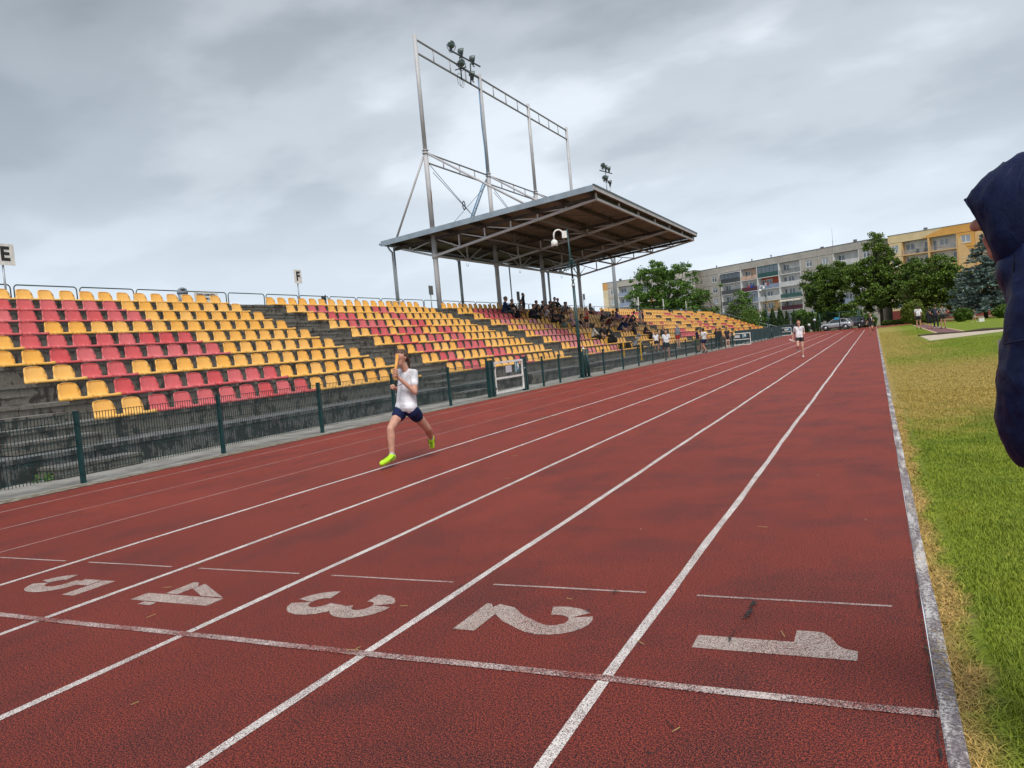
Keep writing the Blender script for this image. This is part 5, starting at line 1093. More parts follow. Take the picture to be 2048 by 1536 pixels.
def joints(pose, rnd):
    J = dict(pel=(0, 0, .93), chest=(0, 0, 1.22), neck=(0, 0, 1.42), head=(0, .02, 1.58))
    for s, k in ((1, 'r'), (-1, 'l')):
        J[k + 'sh'] = (.165 * s, 0, 1.385); J[k + 'el'] = (.235 * s, -.02, 1.10); J[k + 'wr'] = (.235 * s, .06, .86); J[k + 'ha'] = (.235 * s, .085, .79)
        J[k + 'hip'] = (.088 * s, 0, .90); J[k + 'kn'] = (.105 * s, .02, .49); J[k + 'an'] = (.115 * s, -.02, .085); J[k + 'to'] = (.135 * s, .13, .035)
    def off(ks, v):
        for k in ks: J[k] = tuple(a + b for a, b in zip(J[k], v))
    up = ['chest', 'neck', 'head', 'rsh', 'lsh', 'rel', 'lel', 'rwr', 'lwr', 'rha', 'lha']
    if pose in ('sit', 'sitlean', 'sitback'):
        for k in list(J): J[k] = (J[k][0], J[k][1], J[k][2] - .82)
        ln = {'sit': .10, 'sitlean': .26, 'sitback': -.06}[pose]
        for k in up: z = J[k][2] - .11; J[k] = (J[k][0], J[k][1] + ln * z / .5, J[k][2] - (.04 if pose == 'sitlean' else .01))
        sp = rnd.uniform(.02, .10)
        for s, k in ((1, 'r'), (-1, 'l')):
            J[k + 'hip'] = (.09 * s, .02, .09); J[k + 'kn'] = ((.11 + sp) * s, .43, .13); J[k + 'an'] = ((.10 + sp * .6) * s, .46 + rnd.uniform(-.05, .12), -.30); J[k + 'to'] = ((.12 + sp * .7) * s, .60, -.345)
            J[k + 'el'] = (.23 * s, .14 + ln, .30); J[k + 'wr'] = (.10 * s, .33 + ln * .3, .24); J[k + 'ha'] = (.05 * s, .38 + ln * .3, .24)
        if rnd.random() < .10: J['rel'] = (.2, .26 + ln, .26); J['rwr'] = (.10, .24 + ln, .48); J['rha'] = (.06, .22 + ln, .56)
    elif pose == 'hips':
        for s, k in ((1, 'r'), (-1, 'l')): J[k + 'el'] = (.36 * s, -.06, 1.14); J[k + 'wr'] = (.19 * s, .02, .98); J[k + 'ha'] = (.14 * s, .04, .96)
    elif pose == 'drink':
        J['rel'] = (.28, .12, 1.20); J['rwr'] = (.12, .2, 1.42); J['rha'] = (.05, .17, 1.50)
    elif pose == 'fold':
        for s, k in ((1, 'r'), (-1, 'l')): J[k + 'el'] = (.23 * s, .06, 1.12); J[k + 'wr'] = (-.02 * s, .2, 1.13 + .03 * s); J[k + 'ha'] = (-.09 * s, .2, 1.14 + .03 * s)
    elif pose == 'walk':
        J['rkn'] = (.1, .16, .50); J['ran'] = (.1, .20, .10); J['rto'] = (.11, .34, .07); J['lkn'] = (-.1, .02, .49); J['lan'] = (-.1, -.26, .13); J['lto'] = (-.1, -.15, .04)
        J['rel'] = (.22, -.12, 1.13); J['rwr'] = (.22, -.14, .9); J['rha'] = (.22, -.12, .82); J['lel'] = (-.22, .03, 1.1); J['lwr'] = (-.20, .22, .98); J['lha'] = (-.19, .28, .94)
    elif pose == 'lookdown':
        J['head'] = (0, .08, 1.55)
        for s, k in ((1, 'r'), (-1, 'l')): J[k + 'el'] = (.23 * s, .0, 1.12); J[k + 'wr'] = (.2 * s, .1, .9); J[k + 'ha'] = (.19 * s, .12, .83)
    elif pose == 'onehip':
        J['lel'] = (-.37, -.04, 1.16); J['lwr'] = (-.20, .02, 1.0); J['lha'] = (-.14, .03, .97)
    return J
def hand(mb, w, h, s, n=6, curl=.3):
    w = Vector(w); h = Vector(h); d = (h - w).normalized(); sd = Vector((0, 0, 1)).cross(d); sd = sd.normalized() if sd.length > .1 else Vector((1, 0, 0)); nn = d.cross(sd)
    cap(mb, w, w + d * .05 * s, .022 * s, .03 * s, n)
    for i in range(4):
        o_ = sd * (.011 * (i - 1.5) * 2) * s; l = (.062, .072, .068, .052)[i] * s; a = w + d * .06 * s + o_
        f1 = (d * (1 - curl * .7) + nn * curl).normalized(); mid = a + f1 * l * .55; f2 = (d * (1 - curl * 1.9) + nn * curl * .6).normalized(); cap(mb, a, mid, .0105 * s, .0098 * s, n); cap(mb, mid, mid + f2 * l * .5, .0098 * s, .0085 * s, n)
    cap(mb, w + d * .02 * s, w + d * .055 * s + sd * .045 * s, .012 * s, .010 * s, n)
def person(label, pos, face, height=1.7, pose='stand', top=WH, bot=NV, shoe=(.4, .4, .42), hair='dark', hairlen='short', sleeve='short', leg='shorts', sk=None, vox=.026, seed=0, group=None, hood=False, J=None, fine=False, bulk=1.06):
    rnd = random.Random(seed + int(pos[0] * 37) + int(pos[1] * 91))
    g = empty('person', pos, face - math.pi / 2, label, 'person', group); S = height / 1.70
    if fine: S = 1.0
    J = J or joints(pose, rnd); Q = {k: Vector(v) * (1 if fine else S) for k, v in J.items()}; s = S if not fine else height / 1.7
    sk = sk or SK[rnd.randrange(3)]
    ns = 8 if not fine else 14
    B = MB(); T = MB(); Sh = MB(); 
    fwd = Vector((0, 1, 0)); up = (Q['neck'] - Q['pel']).normalized()
    lat = (Q['rsh'] - Q['lsh']).normalized()
    # body (skin)
    cap(B, Q['neck'] - up * .05 * s, Q['head'] - up * .04 * s, .056 * s, .050 * s, ns)
    for k in 'rl':
        cap(B, Q[k + 'sh'], Q[k + 'el'], .046 * s * bulk, .036 * s * bulk, ns); cap(B, Q[k + 'el'], Q[k + 'wr'], .038 * s * bulk, .023 * s * bulk, ns)
        if fine or vox < .02: hand(B, Q[k + 'wr'], Q[k + 'ha'], s, 6, .95 if pose == 'run' else .3)
        else: cap(B, Q[k + 'wr'], Q[k + 'ha'], .027 * s, .024 * s, ns)
        cap(B, Q[k + 'hip'], Q[k + 'kn'], .082 * s * bulk, .052 * s * bulk, ns); mid = Q[k + 'kn'].lerp(Q[k + 'an'], .3) - fwd * .008 * s
        cap(B, Q[k + 'kn'], mid, .051 * s * bulk, .054 * s * bulk, ns); cap(B, mid, Q[k + 'an'], .054 * s * bulk, .033 * s * bulk, ns); cap(B, Q[k + 'an'], Q[k + 'to'], .030 * s, .020 * s, ns)
    mid = Q['pel'].lerp(Q['neck'], .5)
    for e in (-1, 1): cap(B, Q['pel'] + lat * .06 * s * e, Q['pel'].lerp(Q['neck'], .38) + lat * .05 * s * e, .085 * s, .078 * s, ns); cap(B, Q['pel'].lerp(Q['neck'], .4) + lat * .05 * s * e, Q['neck'] + lat * .09 * s * e - up * .09 * s, .085 * s, .070 * s, ns)
    hd = Q['head']; hf = fwd if not fine else J['_hf']
    hr = hf.cross(Vector((0, 0, 1))).normalized(); hu = hr.cross(hf)
    cap(B, hd + hu * .035 * s - hf * .018 * s, hd + hu * .03 * s + hf * .025 * s, .086 * s, .080 * s, ns + 2); cap(B, hd + hf * .02 * s, hd - hu * .078 * s + hf * .052 * s, .074 * s, .042 * s, ns + 2)
    cap(B, hd + hf * .096 * s + hu * .01 * s, hd + hf * .112 * s - hu * .016 * s, .009 * s, .013 * s, 6)
    for e in (-1, 1): cap(B, hd + hr * .080 * s * e - hu * .02 * s - hf * .005 * s, hd + hr * .083 * s * e + hu * .014 * s - hf * .01 * s, .009 * s, .011 * s, 6)
    body = solid('body', B, sk, g, vox, 3 if not fine else 6)
    # top
    i_ = .016 * s
    for e in (-1, 1):
        cap(T, Q['pel'] + lat * .06 * s * e + up * (.02 * s), Q['pel'].lerp(Q['neck'], .42) + lat * .055 * s * e, .092 * s + i_, .086 * s + i_, ns)
        cap(T, Q['pel'].lerp(Q['neck'], .4) + lat * .055 * s * e, Q['neck'] + lat * .085 * s * e - up * .10 * s, .088 * s + i_, .068 * s + i_ * .5, ns)
    if fine:
        cap(T, Q['pel'] + up * .05 * s, Q['neck'] - up * .12 * s, .118 * s, .095 * s, ns)
        cap(T, Q['pel'] + lat * .075 * s + fwd * .012 * s + up * .005, Q['pel'] - lat * .075 * s + fwd * .012 * s + up * .005, .112 * s, .112 * s, ns)
        for k in 'rl': cap(T, Q['neck'] - up * .025 * s + (Q[k + 'sh'] - Q['neck']) * .25, Q[k + 'sh'], .050 * s, .058 * s, ns)
        for e in (-1, 1):
            cap(T, Q['pel'] + lat * .075 * s * e + up * .0 * s, Q['pel'] + lat * .05 * s * e + up * .16 * s, .112 * s, .09 * s, ns)
            cap(T, Q['pel'] + lat * .06 * s * e - fwd * .045 * s + up * .0 * s, Q['pel'] + lat * .05 * s * e - fwd * .01 * s + up * .18 * s, .098 * s, .085 * s, ns)
    for k in 'rl':
        if sleeve == 'none': cap(T, Q['neck'] - up * .03 * s, Q[k + 'sh'].lerp(Q['neck'], .35), .055 * s, .045 * s, ns); continue
        cap(T, Q['neck'] - up * .06 * s, Q[k + 'sh'], .054 * s, .049 * s * bulk + i_ * .5, ns)
        if sleeve == 'short': cap(T, Q[k + 'sh'], Q[k + 'sh'].lerp(Q[k + 'el'], .55), .050 * s * bulk + i_ * .3, .045 * s * bulk + i_ * .7, ns)
        else: cap(T, Q[k + 'sh'], Q[k + 'el'], .054 * s * bulk + i_ * .5, .046 * s * bulk + i_ * .6, ns); cap(T, Q[k + 'el'], Q[k + 'wr'], .046 * s * bulk + i_ * .6, .034 * s + i_ * .5, ns)
    if hood: cap(T, Q['neck'] - fwd * .05 * s, Q['neck'] - fwd * .06 * s + up * .03 * s, .085 * s, .07 * s, ns)
    if hood == 2: cap(T, hd + Vector((0, -.03, .01)) * s, hd + Vector((0, .0, .035)) * s, .108 * s, .10 * s, ns)
    tt = solid('top', T, cloth(top), g, vox * .9, 4 if not fine else 3, [(.22 * s, .028 * s), (.07 * s, .009 * s)] if fine else ([(.15, .014)] if vox < .022 else None))
    # legs wear
    for e in (-1, 1): cap(Sh, Q['pel'] + lat * .05 * s * e - up * .02 * s, Q['pel'] + lat * .055 * s * e + up * .06 * s, .094 * s * bulk ** .5 + i_ * .5, .088 * s + i_ * .4, ns)
    for k in 'rl':
        if leg == 'shorts': cap(Sh, Q[k + 'hip'], Q[k + 'hip'].lerp(Q[k + 'kn'], .26 if fine else .40), .088 * s * bulk + i_ * .6, .074 * s * bulk + i_ * 1.2, ns)
        elif leg == 'tight': cap(Sh, Q[k + 'hip'], Q[k + 'hip'].lerp(Q[k + 'kn'], .30), .092 * s * bulk, .082 * s * bulk, ns)
        elif leg == 'knee': cap(Sh, Q[k + 'hip'], Q[k + 'hip'].lerp(Q[k + 'kn'], .95), .092 * s * bulk + i_ * .4, .068 * s * bulk + i_, ns)
        else: cap(Sh, Q[k + 'hip'], Q[k + 'kn'], .094 * s * bulk, .064 * s * bulk, ns); cap(Sh, Q[k + 'kn'], Q[k + 'an'], .066 * s * bulk, .048 * s * bulk, ns)
    solid({'shorts': 'shorts', 'tight': 'shorts', 'knee': 'shorts', 'long': 'trousers'}[leg], Sh, cloth(bot), g, vox * .9, 3, [(.05 * s, .012 * s)] if fine else None)
    for k in 'rl':
        F = MB(); fb = 1.18 if fine else 1.05; d = (Q[k + 'to'] - Q[k + 'an']); a = Q[k + 'an'] - Vector((0, 0, 0)) ; h = a - (Q[k + 'kn'] - a).normalized() * .035 * s
        cap(F, h, Q[k + 'to'], .043 * s * fb, .034 * s * fb, ns); cap(F, a.lerp(h, .5), h.lerp(Q[k + 'to'], .55), .040 * s * fb, .036 * s * fb, ns); cap(F, h - d.normalized() * .028 * s, h, .038 * s * fb, .042 * s * fb, ns); cap(F, a - (Q[k + 'kn'] - a) * .02, h, .037 * s * fb, .042 * s * fb, ns)
        solid('shoe', F, SHOE(shoe), g, max(.011, vox * .6), 2)
    # hair
    if hair and hood != 2:
        Hh = MB(); cap(Hh, hd + hu * .045 * s - hf * .03 * s, hd + hu * .062 * s + hf * .015 * s, .087 * s, .075 * s, ns + 2); cap(Hh, hd - hf * .045 * s + hu * .01 * s, hd - hf * .04 * s - hu * .03 * s, .070 * s, .054 * s, ns + 2)
        if hairlen == 'long':
            for e in (-1, 0, 1): cap(Hh, hd - hf * .04 * s + hr * .045 * s * e, hd - hf * .085 * s + hr * .06 * s * e - Vector((0, 0, .24)) * s, .052 * s, .035 * s, ns)
        if hairlen == 'tail':
            tl = hd - hf * .09 * s + hu * .01 * s; cap(Hh, hd - hf * .05 * s, tl, .04 * s, .026 * s, ns); cap(Hh, tl, tl - hf * .06 * s - Vector((0, 0, .07)) * s, .030 * s, .028 * s, ns); cap(Hh, tl - hf * .06 * s - Vector((0, 0, .07)) * s, tl - hf * .05 * s - Vector((0, 0, .17)) * s, .028 * s, .013 * s, ns)
        for e in (-1, 1): cap(Hh, hd + hr * .055 * s * e + hu * .045 * s, hd + hr * .060 * s * e - hf * .035 * s - hu * .0 * s, .036 * s, .032 * s, ns)
        solid('hair', Hh, HAIR[hair], g, min(vox * .8, .016), 2, [(.03 * s, .01 * s)] if fine else None)
    return g, Q, s, (hd, hf, hr, hu)
def face_parts(g, H, s, browc='brown'):
    hd, hf, hr, hu = H
    for e in (-1, 1):
        mb = MB(); c = hd + hf * .089 * s + hr * .033 * s * e + hu * .012 * s; mb.ball(c, .011 * s, 10, 8); o = mb.build('eye', mat('eye_white', (.6, .58, .55), .3), g)
        mb = MB(); mb.ball(c + hf * .007 * s, .006 * s, 8, 6); mb.build('iris', mat('dark_iris', (.03, .02, .015), .2), o)
        mb = MB(); cap(mb, c + hu * .016 * s - hr * .014 * s + hf * .003 * s, c + hu * .017 * s + hr * .014 * s + hf * .002 * s, .0035 * s, .003 * s, 6); mb.build('eyebrow', HAIR[browc], g)
    mb = MB(); c = hd + hf * .096 * s - hu * .055 * s; cap(mb, c - hr * .016 * s, c + hr * .016 * s, .0055 * s, .0055 * s, 8); mb.build('mouth', mat('lips', (.30, .07, .06), .5), g)
# ---------------------------------------------------------------- runner in the foreground
xc = -5.9
JP = {'head': (803, 716, 0), 'neck': (814, 739, .02), 'chest': (813, 768, 0), 'pel': (813, 815, 0), 'lsh': (828, 746, .14), 'lel': (830, 784, .20), 'lwr': (799, 757, .06), 'lha': (792, 752, .03),
      'rsh': (799, 746, -.14), 'rel': (807, 777, -.23), 'rwr': (789, 777, -.22), 'rha': (779, 775, -.2), 'rhip': (802, 822, -.085), 'rkn': (781, 858, -.1), 'ran': (784, 910, -.09), 'rto': (764, 927, -.09),
      'lhip': (825, 822, .085), 'lkn': (855, 857, .11)}
base = Vector((xc, 8.75, 0)); RZ = math.radians(-90); rot = Matrix.Rotation(-(RZ - math.pi / 2), 3, 'Z')
loc_ = lambda p: rot @ (Vector(p) - base)
Jw = {k: atX(a, b2, xc + o) for k, (a, b2, o) in JP.items()}
def along(px, py, ref, dist):
    best = None
    for t in range(400):
        p = C0 + ray(px, py) * (8.8 + t * .006)
        if p.y > ref.y and (best is None or abs((p - ref).length - dist) < best[0]): best = (abs((p - ref).length - dist), p)
    return best[1]
Jw['lan'] = along(862, 876, Jw['lkn'], .335); Jw['lto'] = along(864, 893, Jw['lan'], .13)
Jl = {k: tuple(loc_(p)) for k, p in Jw.items()}
Jl['_hf'] = Vector((.18, .98, -.05)).normalized()
fj = {k: v for k, v in Jl.items() if k != '_hf'}
class JD(dict):
    def items(s): return [(k, v) for k, v in dict.items(s) if k != '_hf']
g, Q, s, H = person('girl sprinting with a yellow baton in white T-shirt, navy shorts and lime shoes', base, RZ, 1.56, 'run', (.72, .72, .77), (.010, .018, .075), (.50, .85, .02), 'brown', 'tail', 'short', 'shorts', skin('runner', (.55, .29, .21)), .0085, 1, J=JD(Jl), fine=True, bulk=1.10)
face_parts(g, H, s)
hd, hf, hr, hu = H
# collar, baton, shirt print, shorts trim, socks, shoe soles
bt = empty('relay_baton', Jw['lha'], 0, 'yellow relay baton held upright in front of the sprinting girl\'s face', 'baton')
b0, b1 = loc_(atX(789, 757, xc + .05)), loc_(atX(795, 709, xc + .05)); o0 = Matrix.Rotation(RZ - math.pi / 2, 3, 'Z')
mb = MB(); pa, pb = o0 @ b0 + base - Jw['lha'], o0 @ b1 + base - Jw['lha']; mb.tube([pa, pb], .021, 16); mb.build('tube', mat('baton_yellow', (.72, .33, .06), .35), bt)
for e_, q_ in (('end_rim', 0.0), ('end_rim', 1.0)): mb = MB(); c = pa.lerp(pb, q_); d_ = (pb - pa).normalized(); mb.tube([c - d_ * .004, c + d_ * .004], .0225, 16); mb.build(e_, mat('baton_rim', (.66, .40, .16), .35), bt)
mb = MB()
for k in (0, 1, 2, 3): # fingers wrapped round the baton
    c = b0.lerp(b1, .10 + k * .075); mb.tube([c + Vector((.030 * math.cos(t), .030 * math.sin(t), 0)) for t in [math.radians(x) for x in (-60, 0, 50, 100, 150, 200)]], [.0085, .010, .010, .0105, .010, .009], 7)
mb.tube([b0.lerp(b1, .34) + Vector((-.03, 0, 0)), b0.lerp(b1, .40) + Vector((-.005, .03, 0)), b0.lerp(b1, .36) + Vector((.02, .024, 0))], [.011, .0105, .009], 7)
mb.build('fingers', MATS['skin_runner'], g)
for k in 'rl':
    a = Q[k + 'an']; up_ = (Q[k + 'kn'] - a).normalized(); mb = MB(); cap(mb, a - up_ * .015, a + up_ * .035, .039, .035, 12); mb.build('sock', cloth((.62, .63, .62), 'sock'), g)
    d = (Q[k + 'to'] - a).normalized(); h = a - up_ * .035 * s; dn = (-up_ + d * up_.dot(d)).normalized(); mb = MB(); cap(mb, h - d * .03 + dn * .036, Q[k + 'to'] + dn * .028, .020, .017, 10); mb.build('shoe_sole', mat('pale_sole', (.62, .66, .55), .6), g)
    sd_ = d.cross(dn).normalized(); mb = MB()
    for i_ in range(4): c_ = h.lerp(Q[k + 'to'], .30 + i_ * .17) - dn * (.046 - i_ * .002); mb.tube([c_ - sd_ * .020, c_ - dn * .005, c_ + sd_ * .020], .0035, 5)
    for q_ in (-1, 1): mb.tube([h + sd_ * q_ * .050 - dn * .02, h.lerp(Q[k + 'to'], .5) + sd_ * q_ * .047 + dn * .004], .005, 5)
    mb.build('shoe_laces', mat('dark_green_trim', (.05, .10, .03), .6), g)
ch = Q['pel'].lerp(Q['neck'], .62)
mb = MB(); mb.tube([ch + Vector((-.07, .118, .02)), ch + Vector((.0, .128, .008)), ch + Vector((.06, .118, -.01))], .004, 6); mb.tube([Q['pel'].lerp(Q['neck'], .47) + Vector((-.12, .07, 0)), Q['pel'].lerp(Q['neck'], .46) + Vector((0, .116, 0))], .002, 6); mb.build('shirt_print', mat('navy_print', (.02, .03, .09), .7), g)
# ---------------------------------------------------------------- second and third runner
def on_ground(px, py, z=0.0): return atZ(px, py, z)
def hpix(pos, py_top, py_bot): return (py_bot - py_top) * depth(pos) / FPX
p = on_ground(1602, 716); hh = hpix(p, 640, 713) * 1.03
J = joints('stand', random.Random(1))
J.update(rkn=(.09, .06, .50), ran=(.09, -.02, .10), rto=(.10, .10, .05), lkn=(-.10, .20, .56), lan=(-.10, -.18, .42), lto=(-.10, -.25, .32), rel=(.22, -.20, 1.14), rwr=(.20, .03, 1.05), rha=(.16, .10, 1.08), lel=(-.25, -.12, 1.12), lwr=(-.30, -.05, .86), lha=(-.29, .0, .80))
J['lkn'], J['rkn'] = J['lkn'], J['rkn']
JJ = {k: (-v[0], v[1], v[2]) for k, v in J.items()}; JJ = {({'r': 'l', 'l': 'r'}.get(k[0], k[0]) + k[1:] if k[1:] in ('sh', 'el', 'wr', 'ha', 'hip', 'kn', 'an', 'to') else k): v for k, v in JJ.items()}
g, Q, s, H = person('auburn haired girl running in white T-shirt and black shorts, white baton low', p, math.radians(-84), hh, 'run', (.74, .72, .76), BK, (.62, .63, .66), 'red', 'tail', 'short', 'tight', SK[2], .014, 2, J=JJ)
face_parts(g, H, s, 'red')
hw = g.matrix_basis if False else Matrix.Translation(g.location) @ Matrix.Rotation(g.rotation_euler.z, 4, 'Z')
hp = hw @ Q['rha']; bt = empty('relay_baton', hp, 0, 'white relay baton carried low by the auburn haired runner', 'baton'); mb = MB(); mb.tube([(-.13, -.05, .07), (.15, .05, -.08)], .02, 10); mb.build('tube', M_WHITE, bt)
p = on_ground(1743, 670); hh = hpix(p, 627, 669) * 1.02
g, Q, s, H = person('distant runner dressed in black holding a pale baton near the end of lane one', p, math.radians(-95), hh, 'run', BK, BK, (.05, .04, .04), 'red', 'short', 'short', 'shorts', SK[0], .02, 3, J={k: ((v[0], v[1], v[2])) for k, v in dict(J, lwr=(-.12, .15, 1.18), lha=(-.08, .19, 1.25), lel=(-.24, .02, 1.12), rwr=(.30, .05, .95), rha=(.33, .1, .9)).items()})
hw = Matrix.Translation(g.location) @ Matrix.Rotation(g.rotation_euler.z, 4, 'Z'); hp = hw @ Q['lha']; bt = empty('relay_baton', hp, 0, 'pale baton held before the chest of the runner in black', 'baton'); mb = MB(); mb.tube([(0, -.03, -.12), (.03, -.03, .17)], .022, 8); mb.build('tube', M_WHITE, bt)
# ---------------------------------------------------------------- group on the infield, walking boy
for px, fy, ty, pose, top, bot, leg, sl, hr_, shoe, lab, fa in (
    (1838, 658, 611, 'lookdown', WH, BK, 'shorts', 'short', 'dark', (.02, .02, .02), 'boy in white T-shirt and black shorts seen from behind, left of the infield four', 80),
    (1860, 658, 616, 'lookdown', BK, BK, 'knee', 'long', 'dark', (.3, .05, .1), 'person all in black with dark long hair, second of the infield four', 95),
    (1873, 657, 609, 'hips', (.035, .045, .075), BK, 'long', 'short', 'brown', (.65, .65, .65), 'man in slate T-shirt and long black trousers with hands on hips', 85),
    (1887, 657, 607, 'hips', (.10, .10, .09), BK, 'shorts', 'short', 'dark', (.03, .03, .03), 'man in black and white patterned shirt with elbows out', 100)):
    p = on_ground(px, fy); hgt = hpix(p, ty, fy)
    g, Q, s, H = person(lab, p, math.radians(fa), hgt, pose, top, bot, shoe, hr_, 'long' if px == 1860 else 'short', sl, leg, SK[1], .024, px, 'athletes on the infield by the runway')
    if px == 1887:
        r_ = random.Random(5); mb = MB(); c = Q['chest']
        for i in range(26): a = r_.uniform(-2.9, -.2); z = r_.uniform(-.24, .16); mb.ball(c + Vector((.165 * math.cos(a) * s, .125 * math.sin(a) * s, z)), (.03, .02, .014 + .012 * r_.random()), 6, 4)
        mb.build('shirt_pattern', M_WHITE, g)
p = on_ground(1949, 634); p = atY(1949, 634, 86); p = Vector((p.x, 86, 0))
person('distant boy in dark T-shirt and pale shorts walking on the bend near the spruce', p, math.radians(200), hpix(p, 609, 632) * 1.12, 'walk', (.04, .05, .06), (.45, .42, .38), (.5, .5, .5), 'brown', 'short', 'short', 'shorts', SK[0], .028, 9)
# ---------------------------------------------------------------- spectators
GS = 'spectators on and beside the grandstand'
def tier_of(px, py):
    best = None
    for k in range(9):
        p = atX(px, py, XA - PX * k + .10); e = abs(p.z - (ZA + PZ * k + .12))
        if best is None or e < best[0]: best = (e, k, p)
    return best[1], best[2]
def seated(px, py, label, **kw):
    k, p = tier_of(px, py); pos = (XA - PX * k + .08, p.y, ZA + PZ * k + .02)
    kw.setdefault('vox', .03); return person(label, pos, kw.pop('face', math.radians(random.uniform(-25, 20))), kw.pop('height', 1.68) * 1.07, kw.pop('pose', random.choice(['sit', 'sit', 'sitlean'])), group=GS, **kw)
def standing(px, py, ty, label, tier=None, x=None, **kw):
    if tier is not None: p = atX(px, py, XA - PX * tier + .55); pos = Vector((p.x, p.y, ZA + PZ * (tier - 1)));
    else: p = atX(px, py, x); pos = Vector((x, p.y, kw.pop('z', 0.0)))
    hgt = kw.pop('height', None) or max(1.25, min(2.0, 1.05 * hpix(pos, ty, topix(pos)[1])))
    kw.setdefault('vox', .028); return person(label, pos, kw.pop('face', 0.0), hgt, kw.pop('pose', 'stand'), group=GS, **kw)
kn = dict(leg='long'); R = math.radians
seated(1008, 624, 'bald heavy man in navy jacket seated in the top row beside a roof column', top=(.015, .04, .10), bot=(.06, .07, .09), hair='grey', leg='long', sleeve='long', height=1.95, pose='sit', face=R(35))
seated(1023, 624, 'dark haired person in black seated right of the bald man', top=BK, bot=BK, sleeve='long', leg='long')
seated(1039, 625, 'long haired girl with bare legs seated below the dark sign board', top=(.30, .26, .27), bot=(.30, .10, .08), hairlen='long', face=R(10))
standing(1049, 628, 588, 'standing girl in black hooded jacket with ponytail on the top tier', tier=8, top=BK, bot=BK, sleeve='long', leg='long', hood=True, hairlen='tail', face=R(190), pose='fold', bulk=1.35)
seated(1058, 631, 'boy in black sweater with phone, first of three below the standing girl', top=(.02, .02, .03), bot=BK, sleeve='long', leg='long', pose='sitlean')
seated(1065, 631, 'boy in black and white top, middle of three below the standing girl', top=(.25, .25, .27), bot=BK, sleeve='long', leg='long')
seated(1074, 632, 'dark haired girl with bare legs, right of three below the standing girl', top=BK, bot=BK, hairlen='long')
seated(1083, 622, 'dark haired boy in black against the sky, first of the top row group', top=(.03, .03, .03), bot=BK)
seated(1091, 623, 'boy in black shirt with red print in the top row group', top=(.05, .015, .015), bot=BK)
seated(1098, 623, 'boy in black, third of the top row group', top=BK, bot=BK)
seated(1104, 620, 'taller boy in black jacket, back of the top row group', top=BK, bot=BK, sleeve='long', height=1.8)
standing(1109, 634, 606, 'boy in green T-shirt and navy shorts standing among seated friends', tier=7, top=(.02, .16, .06), bot=NV, face=R(-30), pose='fold')
seated(1114, 621, 'boy in dark jacket right behind the green shirt', top=BK, bot=BK, sleeve='long')
seated(1123, 627, 'boy in grey T-shirt with elbows on knees right of the green shirt', top=GY, bot=BK, pose='sitlean')
seated(1131, 628, 'boy in black T-shirt with bare legs at the right of the top group', top=BK, bot=GY)
seated(1084, 638, 'boy in black tank top with bare arms in the middle of the crowd', top=BK, bot=BK, sleeve='none', pose='sitlean')
seated(1092, 638, 'boy in white T-shirt holding a phone in the middle of the crowd', top=WH, bot=GY, pose='sit')
seated(1100, 638, 'brown haired boy in dark shirt right of the white T-shirt', top=(.05, .05, .06), bot=BK, hair='brown')
seated(1148, 656, 'person wrapped in a pale pink towel left of the camera pole', top=(.62, .38, .40), bot=NV, hood=2, sleeve='long', height=1.8, pose='sitback')
seated(1161, 657, 'girl in black top with bare legs right of the camera pole', top=BK, bot=BK, sleeve='none', hairlen='long')
standing(1175, 662, 617, 'girl in red sleeveless top and black shorts standing in the stand', tier=4, top=(.42, .035, .02), bot=BK, sleeve='none', leg='tight', hair='brown', hairlen='tail', face=R(-15), pose='fold')
seated(1184, 630, 'dark haired girl in grey vest leaning back behind the red top', top=(.12, .12, .14), bot=BK, hairlen='long', pose='sitback')
seated(1186, 678, 'long haired girl in white and black jacket eating near the yellow posts', top=(.55, .54, .50), bot=BK, sleeve='long', leg='long', hairlen='long', pose='sit', face=R(25))
seated(1197, 678, 'girl in black sweater beside the white and black jacket', top=BK, bot=BK, sleeve='long', hairlen='tail', face=R(20))
seated(1211, 672, 'girl with black cap bent forward over her bags', top=BK, bot=BK, sleeve='long', leg='long', pose='sitlean', hairlen='long')
seated(1219, 647, 'boy in dark green shirt and bare knees right of centre', top=(.015, .05, .035), bot=(.02, .05, .04), pose='sitlean')
seated(1232, 644, 'person in purple hooded sweater sitting tall above the lower group', top=(.17, .11, .28), bot=GY, sleeve='long', hood=True, face=R(10), height=2.0, pose='sit', bulk=1.3)
seated(1225, 642, 'red shirted girl just left of the purple sweater', top=(.20, .05, .05), bot=BK)
seated(1238, 659, 'person in wide navy jacket bending forward below the purple sweater', top=NV, bot=NV, sleeve='long', pose='sitlean', height=1.85)
seated(1245, 656, 'boy in white and grey shirt behind the navy jacket', top=(.40, .40, .42), bot=BK)
seated(1254, 658, 'boy in black T-shirt with white print in the lower group', top=BK, bot=BK, pose='sit')
seated(1263, 656, 'boy in black jacket with white stripes in the lower group', top=(.03, .03, .035), bot=GY, sleeve='long', pose='sitlean')
seated(1261, 643, 'person in grey sweater sitting alone behind the lower group', top=(.13, .13, .15), bot=BK, sleeve='long', pose='sitlean')
seated(1272, 668, 'girl seen from behind with very long dark hair and black top', top=BK, bot=BK, hairlen='long', sleeve='long', face=R(180))
standing(1282, 652, 621, 'girl in pale grey hoodie standing beside a friend', tier=5, top=(.42, .41, .42), bot=(.40, .38, .38), sleeve='long', hood=True, hairlen='long', hair='fair', leg='tight', face=R(170), pose='drink')
standing(1287, 652, 622, 'girl in black top and bare legs standing right of the grey hoodie', tier=5, top=BK, bot=(.3, .28, .28), sleeve='long', leg='tight', face=R(0))
seated(1270, 706, 'person in grey hood and black trousers seated on the front rail', top=(.17, .19, .21), bot=BK, sleeve='long', leg='long', hood=2, pose='sitlean', height=1.7, face=R(30))
